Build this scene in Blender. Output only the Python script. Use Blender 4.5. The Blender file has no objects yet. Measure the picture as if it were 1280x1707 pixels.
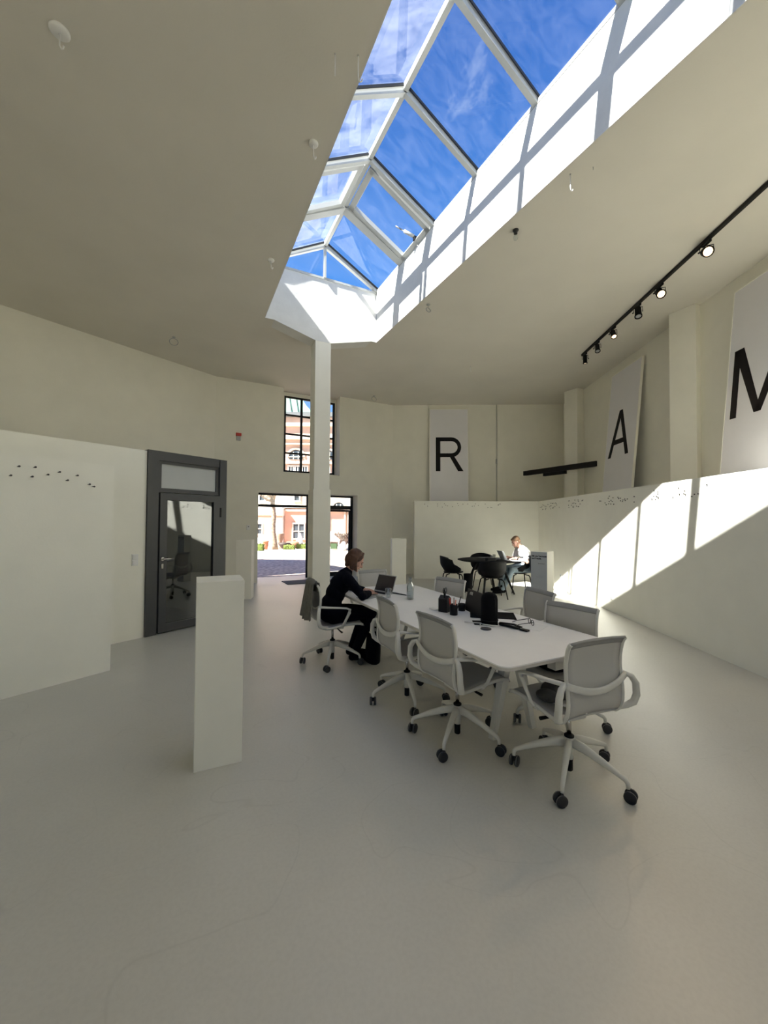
import bpy, bmesh, math, random
from mathutils import Vector, Matrix, Euler
R = math.radians
random.seed(7)
C = bpy.context.scene.collection
sc = bpy.context.scene

# ------------------------------------------------------------------ camera
cam = bpy.data.cameras.new('camera'); camo = bpy.data.objects.new('camera', cam); C.objects.link(camo)
sc.camera = camo
cam.sensor_fit = 'HORIZONTAL'; cam.sensor_width = 36.0; cam.lens = 672.06 / 1280 * 36.0
cam.clip_end = 400; cam.clip_start = 0.05
YAW, PITCH, ROLL = R(26.3287), R(1.3150), R(0.3868)
fw = Vector((math.sin(YAW)*math.cos(PITCH), math.cos(YAW)*math.cos(PITCH), math.sin(PITCH)))
r0 = Vector((math.cos(YAW), -math.sin(YAW), 0)); u0 = r0.cross(fw)
rr = r0*math.cos(ROLL) + u0*math.sin(ROLL); uu = -r0*math.sin(ROLL) + u0*math.cos(ROLL)
camo.matrix_world = Matrix(((rr.x, uu.x, -fw.x, 0), (rr.y, uu.y, -fw.y, 0), (rr.z, uu.z, -fw.z, 1.6), (0, 0, 0, 1)))

# ------------------------------------------------------------------ view
sc.view_settings.view_transform = 'Standard'; sc.view_settings.look = 'None'
sc.view_settings.gamma = 1.0; sc.view_settings.use_curve_mapping = False
sc.view_settings.exposure = 1.92
sc.cycles.max_bounces = 14; sc.cycles.diffuse_bounces = 9; sc.cycles.glossy_bounces = 5
sc.cycles.transparent_max_bounces = 24; sc.cycles.transmission_bounces = 8
sc.cycles.sample_clamp_indirect = 8.0
sc.cycles.use_denoising = True
sc.cycles.caustics_reflective = False; sc.cycles.caustics_refractive = False

# ------------------------------------------------------------------ sky
w = bpy.data.worlds.new('sky'); sc.world = w; w.use_nodes = True
nt = w.node_tree; nt.nodes.clear()
def N(nt, t, **k):
    n = nt.nodes.new(t)
    for a, b in k.items(): setattr(n, a, b)
    return n
tc = N(nt, 'ShaderNodeTexCoord'); sep = N(nt, 'ShaderNodeSeparateXYZ')
nt.links.new(tc.outputs['Generated'], sep.inputs[0])
rp = N(nt, 'ShaderNodeValToRGB'); nt.links.new(sep.outputs['Z'], rp.inputs[0])
e = rp.color_ramp.elements
e[0].position = 0.0; e[0].color = (.42, .56, .74, 1)
e[1].position = 1.0; e[1].color = (.020, .085, .33, 1)
for p, c in ((.25, (.22, .42, .78, 1)), (.5, (.070, .25, .68, 1)), (.75, (.030, .135, .47, 1))):
    x = e.new(p); x.color = c
# wispy clouds: noise on the direction projected on a high flat layer
dv = N(nt, 'ShaderNodeVectorMath', operation='DIVIDE'); cz = N(nt, 'ShaderNodeMath', operation='MAXIMUM'); cz.inputs[1].default_value = .06
nt.links.new(sep.outputs['Z'], cz.inputs[0]); nt.links.new(tc.outputs['Generated'], dv.inputs[0]); nt.links.new(cz.outputs[0], dv.inputs[1])
mp = N(nt, 'ShaderNodeMapping'); mp.inputs['Scale'].default_value = (1.5, .9, 0); mp.inputs['Location'].default_value = (3.1, 5.4, 0)
nt.links.new(dv.outputs[0], mp.inputs[0])
n1 = N(nt, 'ShaderNodeTexNoise'); n1.inputs['Scale'].default_value = 2.2; n1.inputs['Detail'].default_value = 9; n1.inputs['Roughness'].default_value = .62; n1.inputs['Distortion'].default_value = .5
nt.links.new(mp.outputs[0], n1.inputs['Vector'])
r2 = N(nt, 'ShaderNodeValToRGB'); nt.links.new(n1.outputs[0], r2.inputs[0])
r2.color_ramp.elements[0].position = .61; r2.color_ramp.elements[0].color = (0, 0, 0, 1)
r2.color_ramp.elements[1].position = .84; r2.color_ramp.elements[1].color = (.85, .85, .85, 1)
mx = N(nt, 'ShaderNodeMix', data_type='RGBA'); nt.links.new(r2.outputs[0], mx.inputs['Factor'])
nt.links.new(rp.outputs[0], mx.inputs[6]); mx.inputs[7].default_value = (.80, .86, .95, 1)
bg = N(nt, 'ShaderNodeBackground'); nt.links.new(mx.outputs[2], bg.inputs[0]); bg.inputs[1].default_value = 0.39
wo = N(nt, 'ShaderNodeOutputWorld'); nt.links.new(bg.outputs[0], wo.inputs[0])

# ------------------------------------------------------------------ sun
sun = bpy.data.lights.new('sun', 'SUN'); sun.energy = 7.4; sun.angle = R(0.6); sun.color = (1.0, .945, .86)
so = bpy.data.objects.new('sun', sun); C.objects.link(so)
SUN = Vector((1.0, .18, -1.045)).normalized()
so.rotation_euler = SUN.to_track_quat('-Z', 'Y').to_euler(); so.location = (-6, 2, 14)
def portal(loc, rot, sx, sy):
    l = bpy.data.lights.new('sky_portal', 'AREA'); l.shape = 'RECTANGLE'; l.size = sx; l.size_y = sy; l.cycles.is_portal = True
    o = bpy.data.objects.new('sky_portal', l); o.location = loc; o.rotation_euler = rot; C.objects.link(o)
portal((2.285, 2.05, 5.16), (0, 0, 0), 2.17, 10.3)
portal((-5.25, -5.25, 2.275), (R(90), 0, 0), 5.9, 3.85)
portal((3.1, 11.5, 1.17), (R(-90), 0, 0), 2.8, 2.3)

# ------------------------------------------------------------------ materials
MATS = {}
def mat(name, col, rough=.6, metal=0, spec=.5, noise=0, nscale=8, bump=0, bscale=60, emit=None, es=0, alpha=1, detail=4, coat=0, sheen=0):
    if name in MATS: return MATS[name]
    m = bpy.data.materials.new(name); m.use_nodes = True; t = m.node_tree; b = t.nodes['Principled BSDF']
    b.inputs['Base Color'].default_value = (*col, 1); b.inputs['Roughness'].default_value = rough
    b.inputs['Metallic'].default_value = metal; b.inputs['Specular IOR Level'].default_value = spec
    b.inputs['Alpha'].default_value = alpha; b.inputs['Coat Weight'].default_value = coat; b.inputs['Sheen Weight'].default_value = sheen
    if emit: b.inputs['Emission Color'].default_value = (*emit, 1); b.inputs['Emission Strength'].default_value = es
    co = N(t, 'ShaderNodeTexCoord')
    if noise:
        n = N(t, 'ShaderNodeTexNoise'); n.inputs['Scale'].default_value = nscale; n.inputs['Detail'].default_value = detail
        t.links.new(co.outputs['Object'], n.inputs['Vector'])
        r = N(t, 'ShaderNodeValToRGB'); t.links.new(n.outputs[0], r.inputs[0])
        r.color_ramp.elements[0].position = .3; r.color_ramp.elements[0].color = (*[c*(1-noise) for c in col], 1)
        r.color_ramp.elements[1].position = .7; r.color_ramp.elements[1].color = (*[min(1, c*(1+noise)) for c in col], 1)
        t.links.new(r.outputs[0], b.inputs['Base Color'])
    if bump:
        n = N(t, 'ShaderNodeTexNoise'); n.inputs['Scale'].default_value = bscale; n.inputs['Detail'].default_value = 3
        t.links.new(co.outputs['Object'], n.inputs['Vector'])
        bp = N(t, 'ShaderNodeBump'); bp.inputs['Strength'].default_value = bump; bp.inputs['Distance'].default_value = .004
        t.links.new(n.outputs[0], bp.inputs['Height']); t.links.new(bp.outputs[0], b.inputs['Normal'])
    MATS[name] = m; return m

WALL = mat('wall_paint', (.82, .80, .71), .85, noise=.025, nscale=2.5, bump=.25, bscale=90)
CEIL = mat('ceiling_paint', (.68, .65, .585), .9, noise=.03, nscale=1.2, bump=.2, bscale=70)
PART = mat('partition_paint', (.89, .875, .785), .8, noise=.02, nscale=3, bump=.15, bscale=60)
WELL = mat('well_plaster', (.69, .69, .67), .8, noise=.04, nscale=5, bump=.5, bscale=25)
PANEL = mat('panel_white', (.78, .77, .80), .55, noise=.01, nscale=4)
PEDM = mat('pedestal_paint', (.87, .85, .76), .6, noise=.015, nscale=6)
SIGNM = mat('sign_grey', (.50, .53, .56), .6)
INK = mat('ink_black', (.008, .006, .006), .7, spec=.25)
WOODB = mat('pale_wood', (.62, .52, .40), .6)
ALU = mat('white_aluminium', (.50, .51, .495), .35, noise=.01)
GASK = mat('black_gasket', (.015, .016, .018), .5)
DARKF = mat('anthracite_frame', (.055, .057, .060), .42, noise=.04, nscale=20)
BLACKF = mat('black_steel_frame', (.009, .008, .008), .55, spec=.3)
CH_WHITE = mat('chair_plastic', (.72, .71, .665), .42, noise=.02, nscale=20)
CH_DARK = mat('chair_black', (.005, .005, .0055), .6, spec=.25)
RUBBER = mat('castor_rubber', (.02, .02, .022), .55)
RIM = mat('castor_rim', (.15, .15, .155), .5)
CHROME = mat('chrome', (.55, .53, .50), .22, metal=1)
BAND = mat('chair_band', (.33, .33, .32), .75, bump=.2, bscale=300)
TABW = mat('table_laminate', (.92, .91, .91), .38, noise=.012, nscale=9)
TEDGE = mat('table_edge', (.66, .63, .58), .5)
BLK = mat('black_plastic', (.0055, .0055, .006), .45, spec=.3)
BLKM = mat('black_matte', (.006, .006, .0065), .75, spec=.25)
FELT = mat('black_fabric', (.005, .005, .006), .95, spec=.15, bump=.4, bscale=180)
PAPER = mat('paper', (.86, .86, .86), .8)
GREYP = mat('grey_plastic', (.42, .43, .43), .5)
WHITEP = mat('white_plastic', (.80, .80, .79), .4)
RED = mat('red_plastic', (.45, .03, .02), .4)
SKIN = mat('skin', (.62, .36, .27), .5, noise=.06, nscale=14)
HAIRW = mat('auburn_hair', (.075, .029, .012), .5, noise=.35, nscale=60)
HAIRM = mat('light_brown_hair', (.23, .13, .07), .6, noise=.35, nscale=90)
KNIT = mat('navy_black_knit', (.0035, .0037, .0075), .95, spec=.12, bump=.5, bscale=160)
TSHIRT = mat('white_cotton', (.80, .80, .82), .9, bump=.3, bscale=30)
DENIM = mat('light_denim', (.30, .38, .44), .9, noise=.2, nscale=22, bump=.4, bscale=120)
COATM = mat('grey_wool', (.17, .165, .145), .95, noise=.15, nscale=30, bump=.6, bscale=200)
GREENBAG = mat('olive_nylon', (.035, .034, .028), .6, noise=.2, nscale=30, bump=.4, bscale=40)
MATF = mat('door_mat_grey', (.13, .12, .12), .95, bump=.6, bscale=250)

def mesh_fabric(name, col, tr):
    m = bpy.data.materials.new(name); m.use_nodes = True; t = m.node_tree; b = t.nodes['Principled BSDF']
    b.inputs['Base Color'].default_value = (*col, 1); b.inputs['Roughness'].default_value = .85
    o = t.nodes['Material Output']; tr_ = N(t, 'ShaderNodeBsdfTransparent'); mi = N(t, 'ShaderNodeMixShader')
    co = N(t, 'ShaderNodeTexCoord'); ck = N(t, 'ShaderNodeTexNoise'); ck.inputs['Scale'].default_value = 260
    t.links.new(co.outputs['Object'], ck.inputs['Vector'])
    bp = N(t, 'ShaderNodeBump'); bp.inputs['Strength'].default_value = .3; bp.inputs['Distance'].default_value = .002
    t.links.new(ck.outputs[0], bp.inputs['Height']); t.links.new(bp.outputs[0], b.inputs['Normal'])
    mi.inputs[0].default_value = tr
    t.links.new(b.outputs[0], mi.inputs[1]); t.links.new(tr_.outputs[0], mi.inputs[2]); t.links.new(mi.outputs[0], o.inputs[0]); return m
SLING = mesh_fabric('grey_mesh_fabric', (.58, .57, .55), .14)
SEATF = mesh_fabric('grey_seat_fabric', (.44, .445, .455), .03)

def glass(name, tint=(.93, .96, .95), ior=1.5, dirt=0.0, streak=(6, 1, 1), boost=1.0, dcol=(.85, .9, .95), rough=0.0, expo=5):
    m = bpy.data.materials.new(name); m.use_nodes = True; t = m.node_tree; t.nodes.remove(t.nodes['Principled BSDF'])
    o = t.nodes['Material Output']
    tr = N(t, 'ShaderNodeBsdfTransparent'); tr.inputs[0].default_value = (*tint, 1)
    gl = N(t, 'ShaderNodeBsdfGlossy'); gl.inputs['Roughness'].default_value = rough
    # two-sided Schlick reflectance, so a thin pane works from either face
    F0 = ((ior-1)/(ior+1))**2
    ge = N(t, 'ShaderNodeNewGeometry'); dt = N(t, 'ShaderNodeVectorMath', operation='DOT_PRODUCT'); t.links.new(ge.outputs['Normal'], dt.inputs[0]); t.links.new(ge.outputs['Incoming'], dt.inputs[1])
    ab = N(t, 'ShaderNodeMath', operation='ABSOLUTE'); t.links.new(dt.outputs['Value'], ab.inputs[0])
    om = N(t, 'ShaderNodeMath', operation='SUBTRACT'); om.inputs[0].default_value = 1; t.links.new(ab.outputs[0], om.inputs[1])
    pw_ = N(t, 'ShaderNodeMath', operation='POWER'); pw_.inputs[1].default_value = expo; t.links.new(om.outputs[0], pw_.inputs[0])
    ma = N(t, 'ShaderNodeMath', operation='MULTIPLY_ADD'); ma.inputs[1].default_value = 1-F0; ma.inputs[2].default_value = F0; t.links.new(pw_.outputs[0], ma.inputs[0])
    ml = N(t, 'ShaderNodeMath', operation='MULTIPLY'); ml.inputs[1].default_value = boost; ml.use_clamp = True
    t.links.new(ma.outputs[0], ml.inputs[0])
    mi = N(t, 'ShaderNodeMixShader'); t.links.new(ml.outputs[0], mi.inputs[0]); t.links.new(tr.outputs[0], mi.inputs[1]); t.links.new(gl.outputs[0], mi.inputs[2])
    last = mi
    if dirt:
        co = N(t, 'ShaderNodeTexCoord'); mp = N(t, 'ShaderNodeMapping'); mp.inputs['Scale'].default_value = streak; mp.inputs['Rotation'].default_value = (.3, .2, .5)
        nz = N(t, 'ShaderNodeTexNoise'); nz.inputs['Scale'].default_value = 1.3; nz.inputs['Detail'].default_value = 8; nz.inputs['Roughness'].default_value = .65; nz.inputs['Distortion'].default_value = .6
        t.links.new(co.outputs['Object'], mp.inputs[0]); t.links.new(mp.outputs[0], nz.inputs['Vector'])
        rp = N(t, 'ShaderNodeValToRGB'); rp.color_ramp.elements[0].position = .38; rp.color_ramp.elements[0].color = (dirt*.12, dirt*.12, dirt*.12, 1)
        rp.color_ramp.elements[1].position = .85; rp.color_ramp.elements[1].color = (dirt, dirt, dirt, 1); t.links.new(nz.outputs[0], rp.inputs[0])
        tl = N(t, 'ShaderNodeBsdfTranslucent'); tl.inputs[0].default_value = (*dcol, 1)
        m2 = N(t, 'ShaderNodeMixShader'); t.links.new(rp.outputs[0], m2.inputs[0]); t.links.new(mi.outputs[0], m2.inputs[1]); t.links.new(tl.outputs[0], m2.inputs[2]); last = m2
    t.links.new(last.outputs[0], o.inputs[0]); return m
GL_SKY = glass('skylight_glass', (.90, .94, .95), 1.6, .07, (.7, 5, 5))
GL_SKYL = glass('skylight_glass_hazy', (.86, .91, .94), 1.6, .11, (.5, 2.2, 2.2))
GL_WIN = glass('window_glass', (.95, .97, .96), 1.45, 0)
GL_DOOR = glass('door_glass', (.45, .48, .47), 1.55, 0, boost=3.2)
GL_CLEAR = glass('tumbler_glass', (.86, .89, .89), 1.5, 0, boost=1.6, expo=2.0)
TRANS = mat('transom_frosted', (.48, .50, .50), .25, noise=.03, nscale=3)
def lamp_mat(name, col, s):
    return mat(name, (.8, .7, .6), .4, emit=col, es=s)
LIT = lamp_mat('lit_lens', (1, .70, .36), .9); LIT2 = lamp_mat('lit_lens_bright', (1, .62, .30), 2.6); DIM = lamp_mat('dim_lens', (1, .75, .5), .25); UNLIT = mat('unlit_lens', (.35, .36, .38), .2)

def floor_mat():
    m = bpy.data.materials.new('resin_floor'); m.use_nodes = True; t = m.node_tree; b = t.nodes['Principled BSDF']
    co = N(t, 'ShaderNodeTexCoord'); n = N(t, 'ShaderNodeTexNoise'); n.inputs['Scale'].default_value = .7; n.inputs['Detail'].default_value = 7; n.inputs['Roughness'].default_value = .6
    t.links.new(co.outputs['Object'], n.inputs['Vector'])
    r = N(t, 'ShaderNodeValToRGB'); r.color_ramp.elements[0].position = .3; r.color_ramp.elements[0].color = (.545, .535, .495, 1)
    r.color_ramp.elements[1].position = .72; r.color_ramp.elements[1].color = (.615, .605, .56, 1); t.links.new(n.outputs[0], r.inputs[0])
    # fine speckle
    n2 = N(t, 'ShaderNodeTexNoise'); n2.inputs['Scale'].default_value = 55; n2.inputs['Detail'].default_value = 2; t.links.new(co.outputs['Object'], n2.inputs['Vector'])
    # thin curved scuffs
    n3 = N(t, 'ShaderNodeTexNoise'); n3.inputs['Scale'].default_value = 1.1; n3.inputs['Detail'].default_value = 1; n3.inputs['Distortion'].default_value = 1.2; t.links.new(co.outputs['Object'], n3.inputs['Vector'])
    sb = N(t, 'ShaderNodeMath', operation='SUBTRACT'); sb.inputs[1].default_value = .5; t.links.new(n3.outputs[0], sb.inputs[0])
    ab = N(t, 'ShaderNodeMath', operation='ABSOLUTE'); t.links.new(sb.outputs[0], ab.inputs[0])
    r3 = N(t, 'ShaderNodeValToRGB'); r3.color_ramp.elements[0].position = 0; r3.color_ramp.elements[0].color = (.93, .93, .93, 1); r3.color_ramp.elements[1].position = .0012; r3.color_ramp.elements[1].color = (1, 1, 1, 1)
    t.links.new(ab.outputs[0], r3.inputs[0])
    r4 = N(t, 'ShaderNodeValToRGB'); r4.color_ramp.elements[0].position = .35; r4.color_ramp.elements[0].color = (.96, .96, .96, 1); r4.color_ramp.elements[1].position = .6; r4.color_ramp.elements[1].color = (1, 1, 1, 1); t.links.new(n2.outputs[0], r4.inputs[0])
    m1 = N(t, 'ShaderNodeMix', data_type='RGBA', blend_type='MULTIPLY'); m1.inputs['Factor'].default_value = 1; t.links.new(r.outputs[0], m1.inputs[6]); t.links.new(r3.outputs[0], m1.inputs[7])
    m2 = N(t, 'ShaderNodeMix', data_type='RGBA', blend_type='MULTIPLY'); m2.inputs['Factor'].default_value = 1; t.links.new(m1.outputs[2], m2.inputs[6]); t.links.new(r4.outputs[0], m2.inputs[7])
    t.links.new(m2.outputs[2], b.inputs['Base Color'])
    rr_ = N(t, 'ShaderNodeMapRange'); rr_.inputs[3].default_value = .30; rr_.inputs[4].default_value = .46; t.links.new(n.outputs[0], rr_.inputs[0]); t.links.new(rr_.outputs[0], b.inputs['Roughness'])
    bp = N(t, 'ShaderNodeBump'); bp.inputs['Strength'].default_value = .12; bp.inputs['Distance'].default_value = .003; t.links.new(n2.outputs[0], bp.inputs['Height']); t.links.new(bp.outputs[0], b.inputs['Normal'])
    return m
FLOOR = floor_mat()
def cobble_mat():
    m = bpy.data.materials.new('cobbles'); m.use_nodes = True; t = m.node_tree; b = t.nodes['Principled BSDF']
    co = N(t, 'ShaderNodeTexCoord'); v = N(t, 'ShaderNodeTexVoronoi'); v.inputs['Scale'].default_value = 7; t.links.new(co.outputs['Object'], v.inputs['Vector'])
    r = N(t, 'ShaderNodeValToRGB'); t.links.new(v.outputs['Distance'], r.inputs[0]); r.color_ramp.elements[0].color = (.88, .74, .60, 1); r.color_ramp.elements[1].color = (.50, .39, .33, 1); r.color_ramp.elements[1].position = .62; r.color_ramp.elements[0].position = .2
    n = N(t, 'ShaderNodeTexNoise'); n.inputs['Scale'].default_value = .8; t.links.new(co.outputs['Object'], n.inputs['Vector'])
    mm = N(t, 'ShaderNodeMix', data_type='RGBA', blend_type='MULTIPLY'); mm.inputs['Factor'].default_value = .35; t.links.new(r.outputs[0], mm.inputs[6]); t.links.new(n.outputs[0], mm.inputs[7])
    t.links.new(mm.outputs[2], b.inputs['Base Color']); b.inputs['Roughness'].default_value = .8
    bp = N(t, 'ShaderNodeBump'); bp.inputs['Strength'].default_value = .8; bp.inputs['Distance'].default_value = -.03; t.links.new(v.outputs['Distance'], bp.inputs['Height']); t.links.new(bp.outputs[0], b.inputs['Normal'])
    return m
COB = cobble_mat()
PINK = mat('pink_render', (.60, .36, .27), .9, noise=.06, nscale=1); PINK2 = mat('pale_pink_render', (.60, .44, .37), .9, noise=.05, nscale=1)
CREAM = mat('cream_stone', (.66, .58, .48), .9, noise=.05, nscale=2); WHT = mat('white_render', (.74, .72, .68), .9)
COPPER = mat('green_copper', (.24, .42, .34), .7, noise=.15, nscale=1.5); SLATE = mat('grey_gutter', (.12, .13, .14), .6)
WPANE = mat('dark_far_pane', (.05, .065, .08), .15); TERRA = mat('terracotta', (.40, .19, .11), .85, noise=.1, nscale=5)
STONE = mat('stone_planter', (.36, .25, .18), .9, noise=.15, nscale=6); LEAF = mat('hedge_leaf', (.12, .17, .03), .7, noise=.5, nscale=40)
BARK = mat('plane_bark', (.24, .19, .14), .9, noise=.45, nscale=6)

# ------------------------------------------------------------------ mesh helpers
class MB:
    def __init__(s): s.bm = bmesh.new()
    def box(s, c, d, rz=0, rot=None, bev=0):
        M = Matrix.Translation(c) @ (rot.to_matrix().to_4x4() if rot else Matrix.Rotation(rz, 4, 'Z'))
        vs = [s.bm.verts.new(M @ Vector((x*d[0]/2, y*d[1]/2, z*d[2]/2))) for x in (-1, 1) for y in (-1, 1) for z in (-1, 1)]
        fs = [s.bm.faces.new([vs[i] for i in f]) for f in ((0, 1, 3, 2), (4, 6, 7, 5), (0, 4, 5, 1), (2, 3, 7, 6), (0, 2, 6, 4), (1, 5, 7, 3))]
        if bev:
            es = set(e for f in fs for e in f.edges)
            bmesh.ops.bevel(s.bm, geom=list(es), offset=bev, segments=2, affect='EDGES', profile=.5)
        return s
    def bar(s, a, b, wd, ht, up=Vector((0, 0, 1))):      # rectangular bar from a to b
        a, b = Vector(a), Vector(b); s.sweep([a, b], [(wd, ht)]*2, up=up, n=4, smooth=False); return s
    def sweep(s, pts, sizes, up=Vector((0, 0, 1)), n=10, smooth=True, closed=False, pw=None):
        pts = [Vector(p) for p in pts]; rings = []
        m = len(pts)
        if not isinstance(sizes, list): sizes = [sizes]*m
        prev = None
        for i, p in enumerate(pts):
            if closed: d = pts[(i+1) % m] - pts[i-1]
            else: d = pts[min(i+1, m-1)] - pts[max(i-1, 0)]
            d.normalize()
            sd = d.cross(up)
            if sd.length < .05:
                sd = prev.copy() if prev else d.cross(Vector((1, 0, 0)))
            if prev and sd.dot(prev) < 0: sd = -sd
            sd.normalize(); u = sd.cross(d).normalized(); prev = sd
            sz = sizes[i]; sz = (sz, sz) if not isinstance(sz, tuple) else sz
            ring = []
            for k in range(n):
                a = 2*math.pi*(k+.5)/n; ca, sa = math.cos(a), math.sin(a)
                if n == 4: ca, sa = ca/abs(ca), sa/abs(sa)
                elif pw: ca = math.copysign(abs(ca)**pw, ca); sa = math.copysign(abs(sa)**pw, sa)
                ring.append(s.bm.verts.new(p + sd*ca*sz[0]/2 + u*sa*sz[1]/2))
            rings.append(ring)
        L = m if closed else m-1
        for i in range(L):
            A, B = rings[i], rings[(i+1) % m]
            for k in range(n):
                f = s.bm.faces.new((A[k], A[(k+1) % n], B[(k+1) % n], B[k])); f.smooth = smooth
        if not closed:
            s.bm.faces.new(rings[0][::-1]); s.bm.faces.new(rings[-1])
        return s
    def tube(s, pts, r, n=8, closed=False): return s.sweep(pts, (2*r, 2*r), n=n, closed=closed)
    def lathe(s, prof, c=(0, 0, 0), n=20, M=None, cap=True):
        M = M or Matrix.Translation(c); rings = []
        for (r, z) in prof: rings.append([s.bm.verts.new(M @ Vector((r*math.cos(2*math.pi*k/n), r*math.sin(2*math.pi*k/n), z))) for k in range(n)])
        for i in range(len(prof)-1):
            for k in range(n):
                f = s.bm.faces.new((rings[i][k], rings[i][(k+1) % n], rings[i+1][(k+1) % n], rings[i+1][k])); f.smooth = True
        if cap: s.bm.faces.new(rings[0][::-1]); s.bm.faces.new(rings[-1])
        return s
    def prism(s, poly, z0, z1, M=None):     # polygon in xy extruded along z
        M = M or Matrix()
        a = [s.bm.verts.new(M @ Vector((x, y, z0))) for x, y in poly]; b = [s.bm.verts.new(M @ Vector((x, y, z1))) for x, y in poly]
        s.bm.faces.new(a[::-1]); s.bm.faces.new(b)
        for i in range(len(poly)): j = (i+1) % len(poly); s.bm.faces.new((a[i], a[j], b[j], b[i]))
        return s
    def grid(s, f, nu, nv, smooth=True):
        V = [[s.bm.verts.new(f(i/nu, j/nv)) for j in range(nv+1)] for i in range(nu+1)]
        for i in range(nu):
            for j in range(nv):
                q = s.bm.faces.new((V[i][j], V[i+1][j], V[i+1][j+1], V[i][j+1])); q.smooth = smooth
        return s
    def ball(s, c, r, M=None, seg=16):
        r = (r, r, r) if not isinstance(r, tuple) else r
        m = (M or Matrix.Translation(c)) @ Matrix.Diagonal((*r, 1))
        q = bmesh.ops.create_uvsphere(s.bm, u_segments=seg, v_segments=max(6, seg*2//3), radius=1, matrix=m)
        for v in q['verts']:
            for f in v.link_faces: f.smooth = True
        return s
    def build(s, name, m, parent=None, solid=0, loc=None):
        bmesh.ops.recalc_face_normals(s.bm, faces=s.bm.faces)
        me = bpy.data.meshes.new(name); s.bm.to_mesh(me); s.bm.free()
        me.materials.append(m)
        o = bpy.data.objects.new(name, me); C.objects.link(o)
        if parent is not None: o.parent = parent
        if loc: o.location = loc
        if solid:
            md = o.modifiers.new('thickness', 'SOLIDIFY'); md.thickness = solid; md.offset = 0
        return o
def tag(o, label=None, cat=None, group=None, kind=None):
    if label: o['label'] = label
    if cat: o['category'] = cat
    if group: o['group'] = group
    if kind: o['kind'] = kind
    return o
def empty(name, loc=(0, 0, 0), rz=0, label=None, cat=None, group=None, kind=None):
    o = bpy.data.objects.new(name, None); o.empty_display_size = .1; C.objects.link(o)
    o.location = loc; o.rotation_euler = (0, 0, rz); return tag(o, label, cat, group, kind)
def copy_tree(o, parent=None):
    c = o.copy(); C.objects.link(c)
    if parent is not None: c.parent = parent
    for ch in list(o.children): copy_tree(ch, c)
    return c

# frames: A = world axes (skylight / table direction is +Y); B = right wall direction
AB = R(28.9032); nB = Vector((math.cos(AB), -math.sin(AB), 0)); tB = Vector((math.sin(AB), math.cos(AB), 0))
def B(n, t, z=0): return nB*n + tB*t + Vector((0, 0, z))
AC = R(60.41); tC = Vector((math.sin(AC), math.cos(AC), 0)); nC = Vector((math.cos(AC), -math.sin(AC), 0))   # nC points into the room
H = 5.15

def wall(name, a, b, z0, z1, th, m, side=1, label=None, cat=None):
    """wall whose room face runs a->b; thickness th to the left of a->b (side=1)"""
    a, b = Vector((*a[:2], 0)), Vector((*b[:2], 0)); d = (b-a).normalized(); n = Vector((-d.y, d.x, 0))*side
    poly = [a, b, b+n*th, a+n*th]
    o = MB().prism([(p.x, p.y) for p in poly], z0, z1).build(name, m); return tag(o, label, cat, kind='structure')

# ================================================================== STRUCTURE
YE, XL, XR, YN = 7.19, 1.20, 3.37, -3.1
o = MB().box((1.0, 3.1, -.06), (21, 17.2, .12)).build('floor', FLOOR); tag(o, 'pale grey seamless resin floor with faint scuffs', 'floor', kind='structure')
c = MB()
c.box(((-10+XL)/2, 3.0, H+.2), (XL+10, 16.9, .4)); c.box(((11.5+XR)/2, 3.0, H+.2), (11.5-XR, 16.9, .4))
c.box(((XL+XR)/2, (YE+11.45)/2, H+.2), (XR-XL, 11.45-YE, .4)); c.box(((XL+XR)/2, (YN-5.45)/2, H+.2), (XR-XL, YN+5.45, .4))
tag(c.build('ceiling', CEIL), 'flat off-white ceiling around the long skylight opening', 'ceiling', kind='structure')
# skylight well
we = empty('trim_1', (0, 0, 0), 0, 'white plastered well below the long skylight', 'skylight well', kind='structure')
MB().box((XR+.1, (YN+YE)/2, 5.851), (.2, YE-YN, .60)).build('well_wall', WELL, we)
MB().box((XL-.1, (YN+YE)/2, 5.851), (.2, YE-YN, .60)).build('well_wall', WELL, we)
MB().box(((XL+XR)/2, YE+.12, 5.71), (XR-XL+.4, .2, .32)).box(((XL+XR)/2, YE+.14, 6.0), (XR-XL+.4, .2, .29)).build('well_wall', WELL, we)
MB().box(((XL+XR)/2, YN-.1, 5.85), (XR-XL+.4, .2, .60)).build('well_wall', WELL, we)
# exact inner faces down through the slab thickness (plaster skin 10 mm)
MB().box((XR-.004, (YN+YE)/2, 5.649), (.012, YE-YN, .998)).build('plaster_skin', WELL, we)
MB().box((XL+.004, (YN+YE)/2, 5.649), (.012, YE-YN, .998)).build('plaster_skin', WELL, we)
MB().box(((XL+XR)/2, YE+.004, 5.50), (XR-XL, .012, .70)).box(((XL+XR)/2, YE+.024, 6.0), (XR-XL, .012, .30)).build('plaster_skin', WELL, we)

# column with haunched head under the end of the well
col = empty('column', (2.27, YE+.15, 0), 0, 'square white plastered column under the end of the skylight', 'column', kind='structure')
MB().box((0, .0, 1.09), (.335, .335, 2.18), bev=.006).build('column_base', WALL, col)
MB().box((0, .0, 3.56), (.30, .30, 2.762), bev=.004).build('shaft', WALL, col)
hm = Matrix.Translation((0, 0, 0)) @ Matrix.Rotation(R(90), 4, 'X')
MB().prism([(-.90, H-.001), (-.15, H-.21), (.15, H-.21), (.98, H-.001)], -.15, .152, hm).build('haunch', WELL, col)

# walls -------------------------------------------------------------
cD0 = Vector((.64, 10.70)); dD = Vector((math.sin(R(88)), math.cos(R(88))))
def D(x, off=0):      # point on entrance wall face at world x
    return Vector((x, cD0.y + (x-cD0.x)*dD.y/dD.x + off, 0))
TB = 12.26; NB_ = 4.82
crn = None
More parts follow.
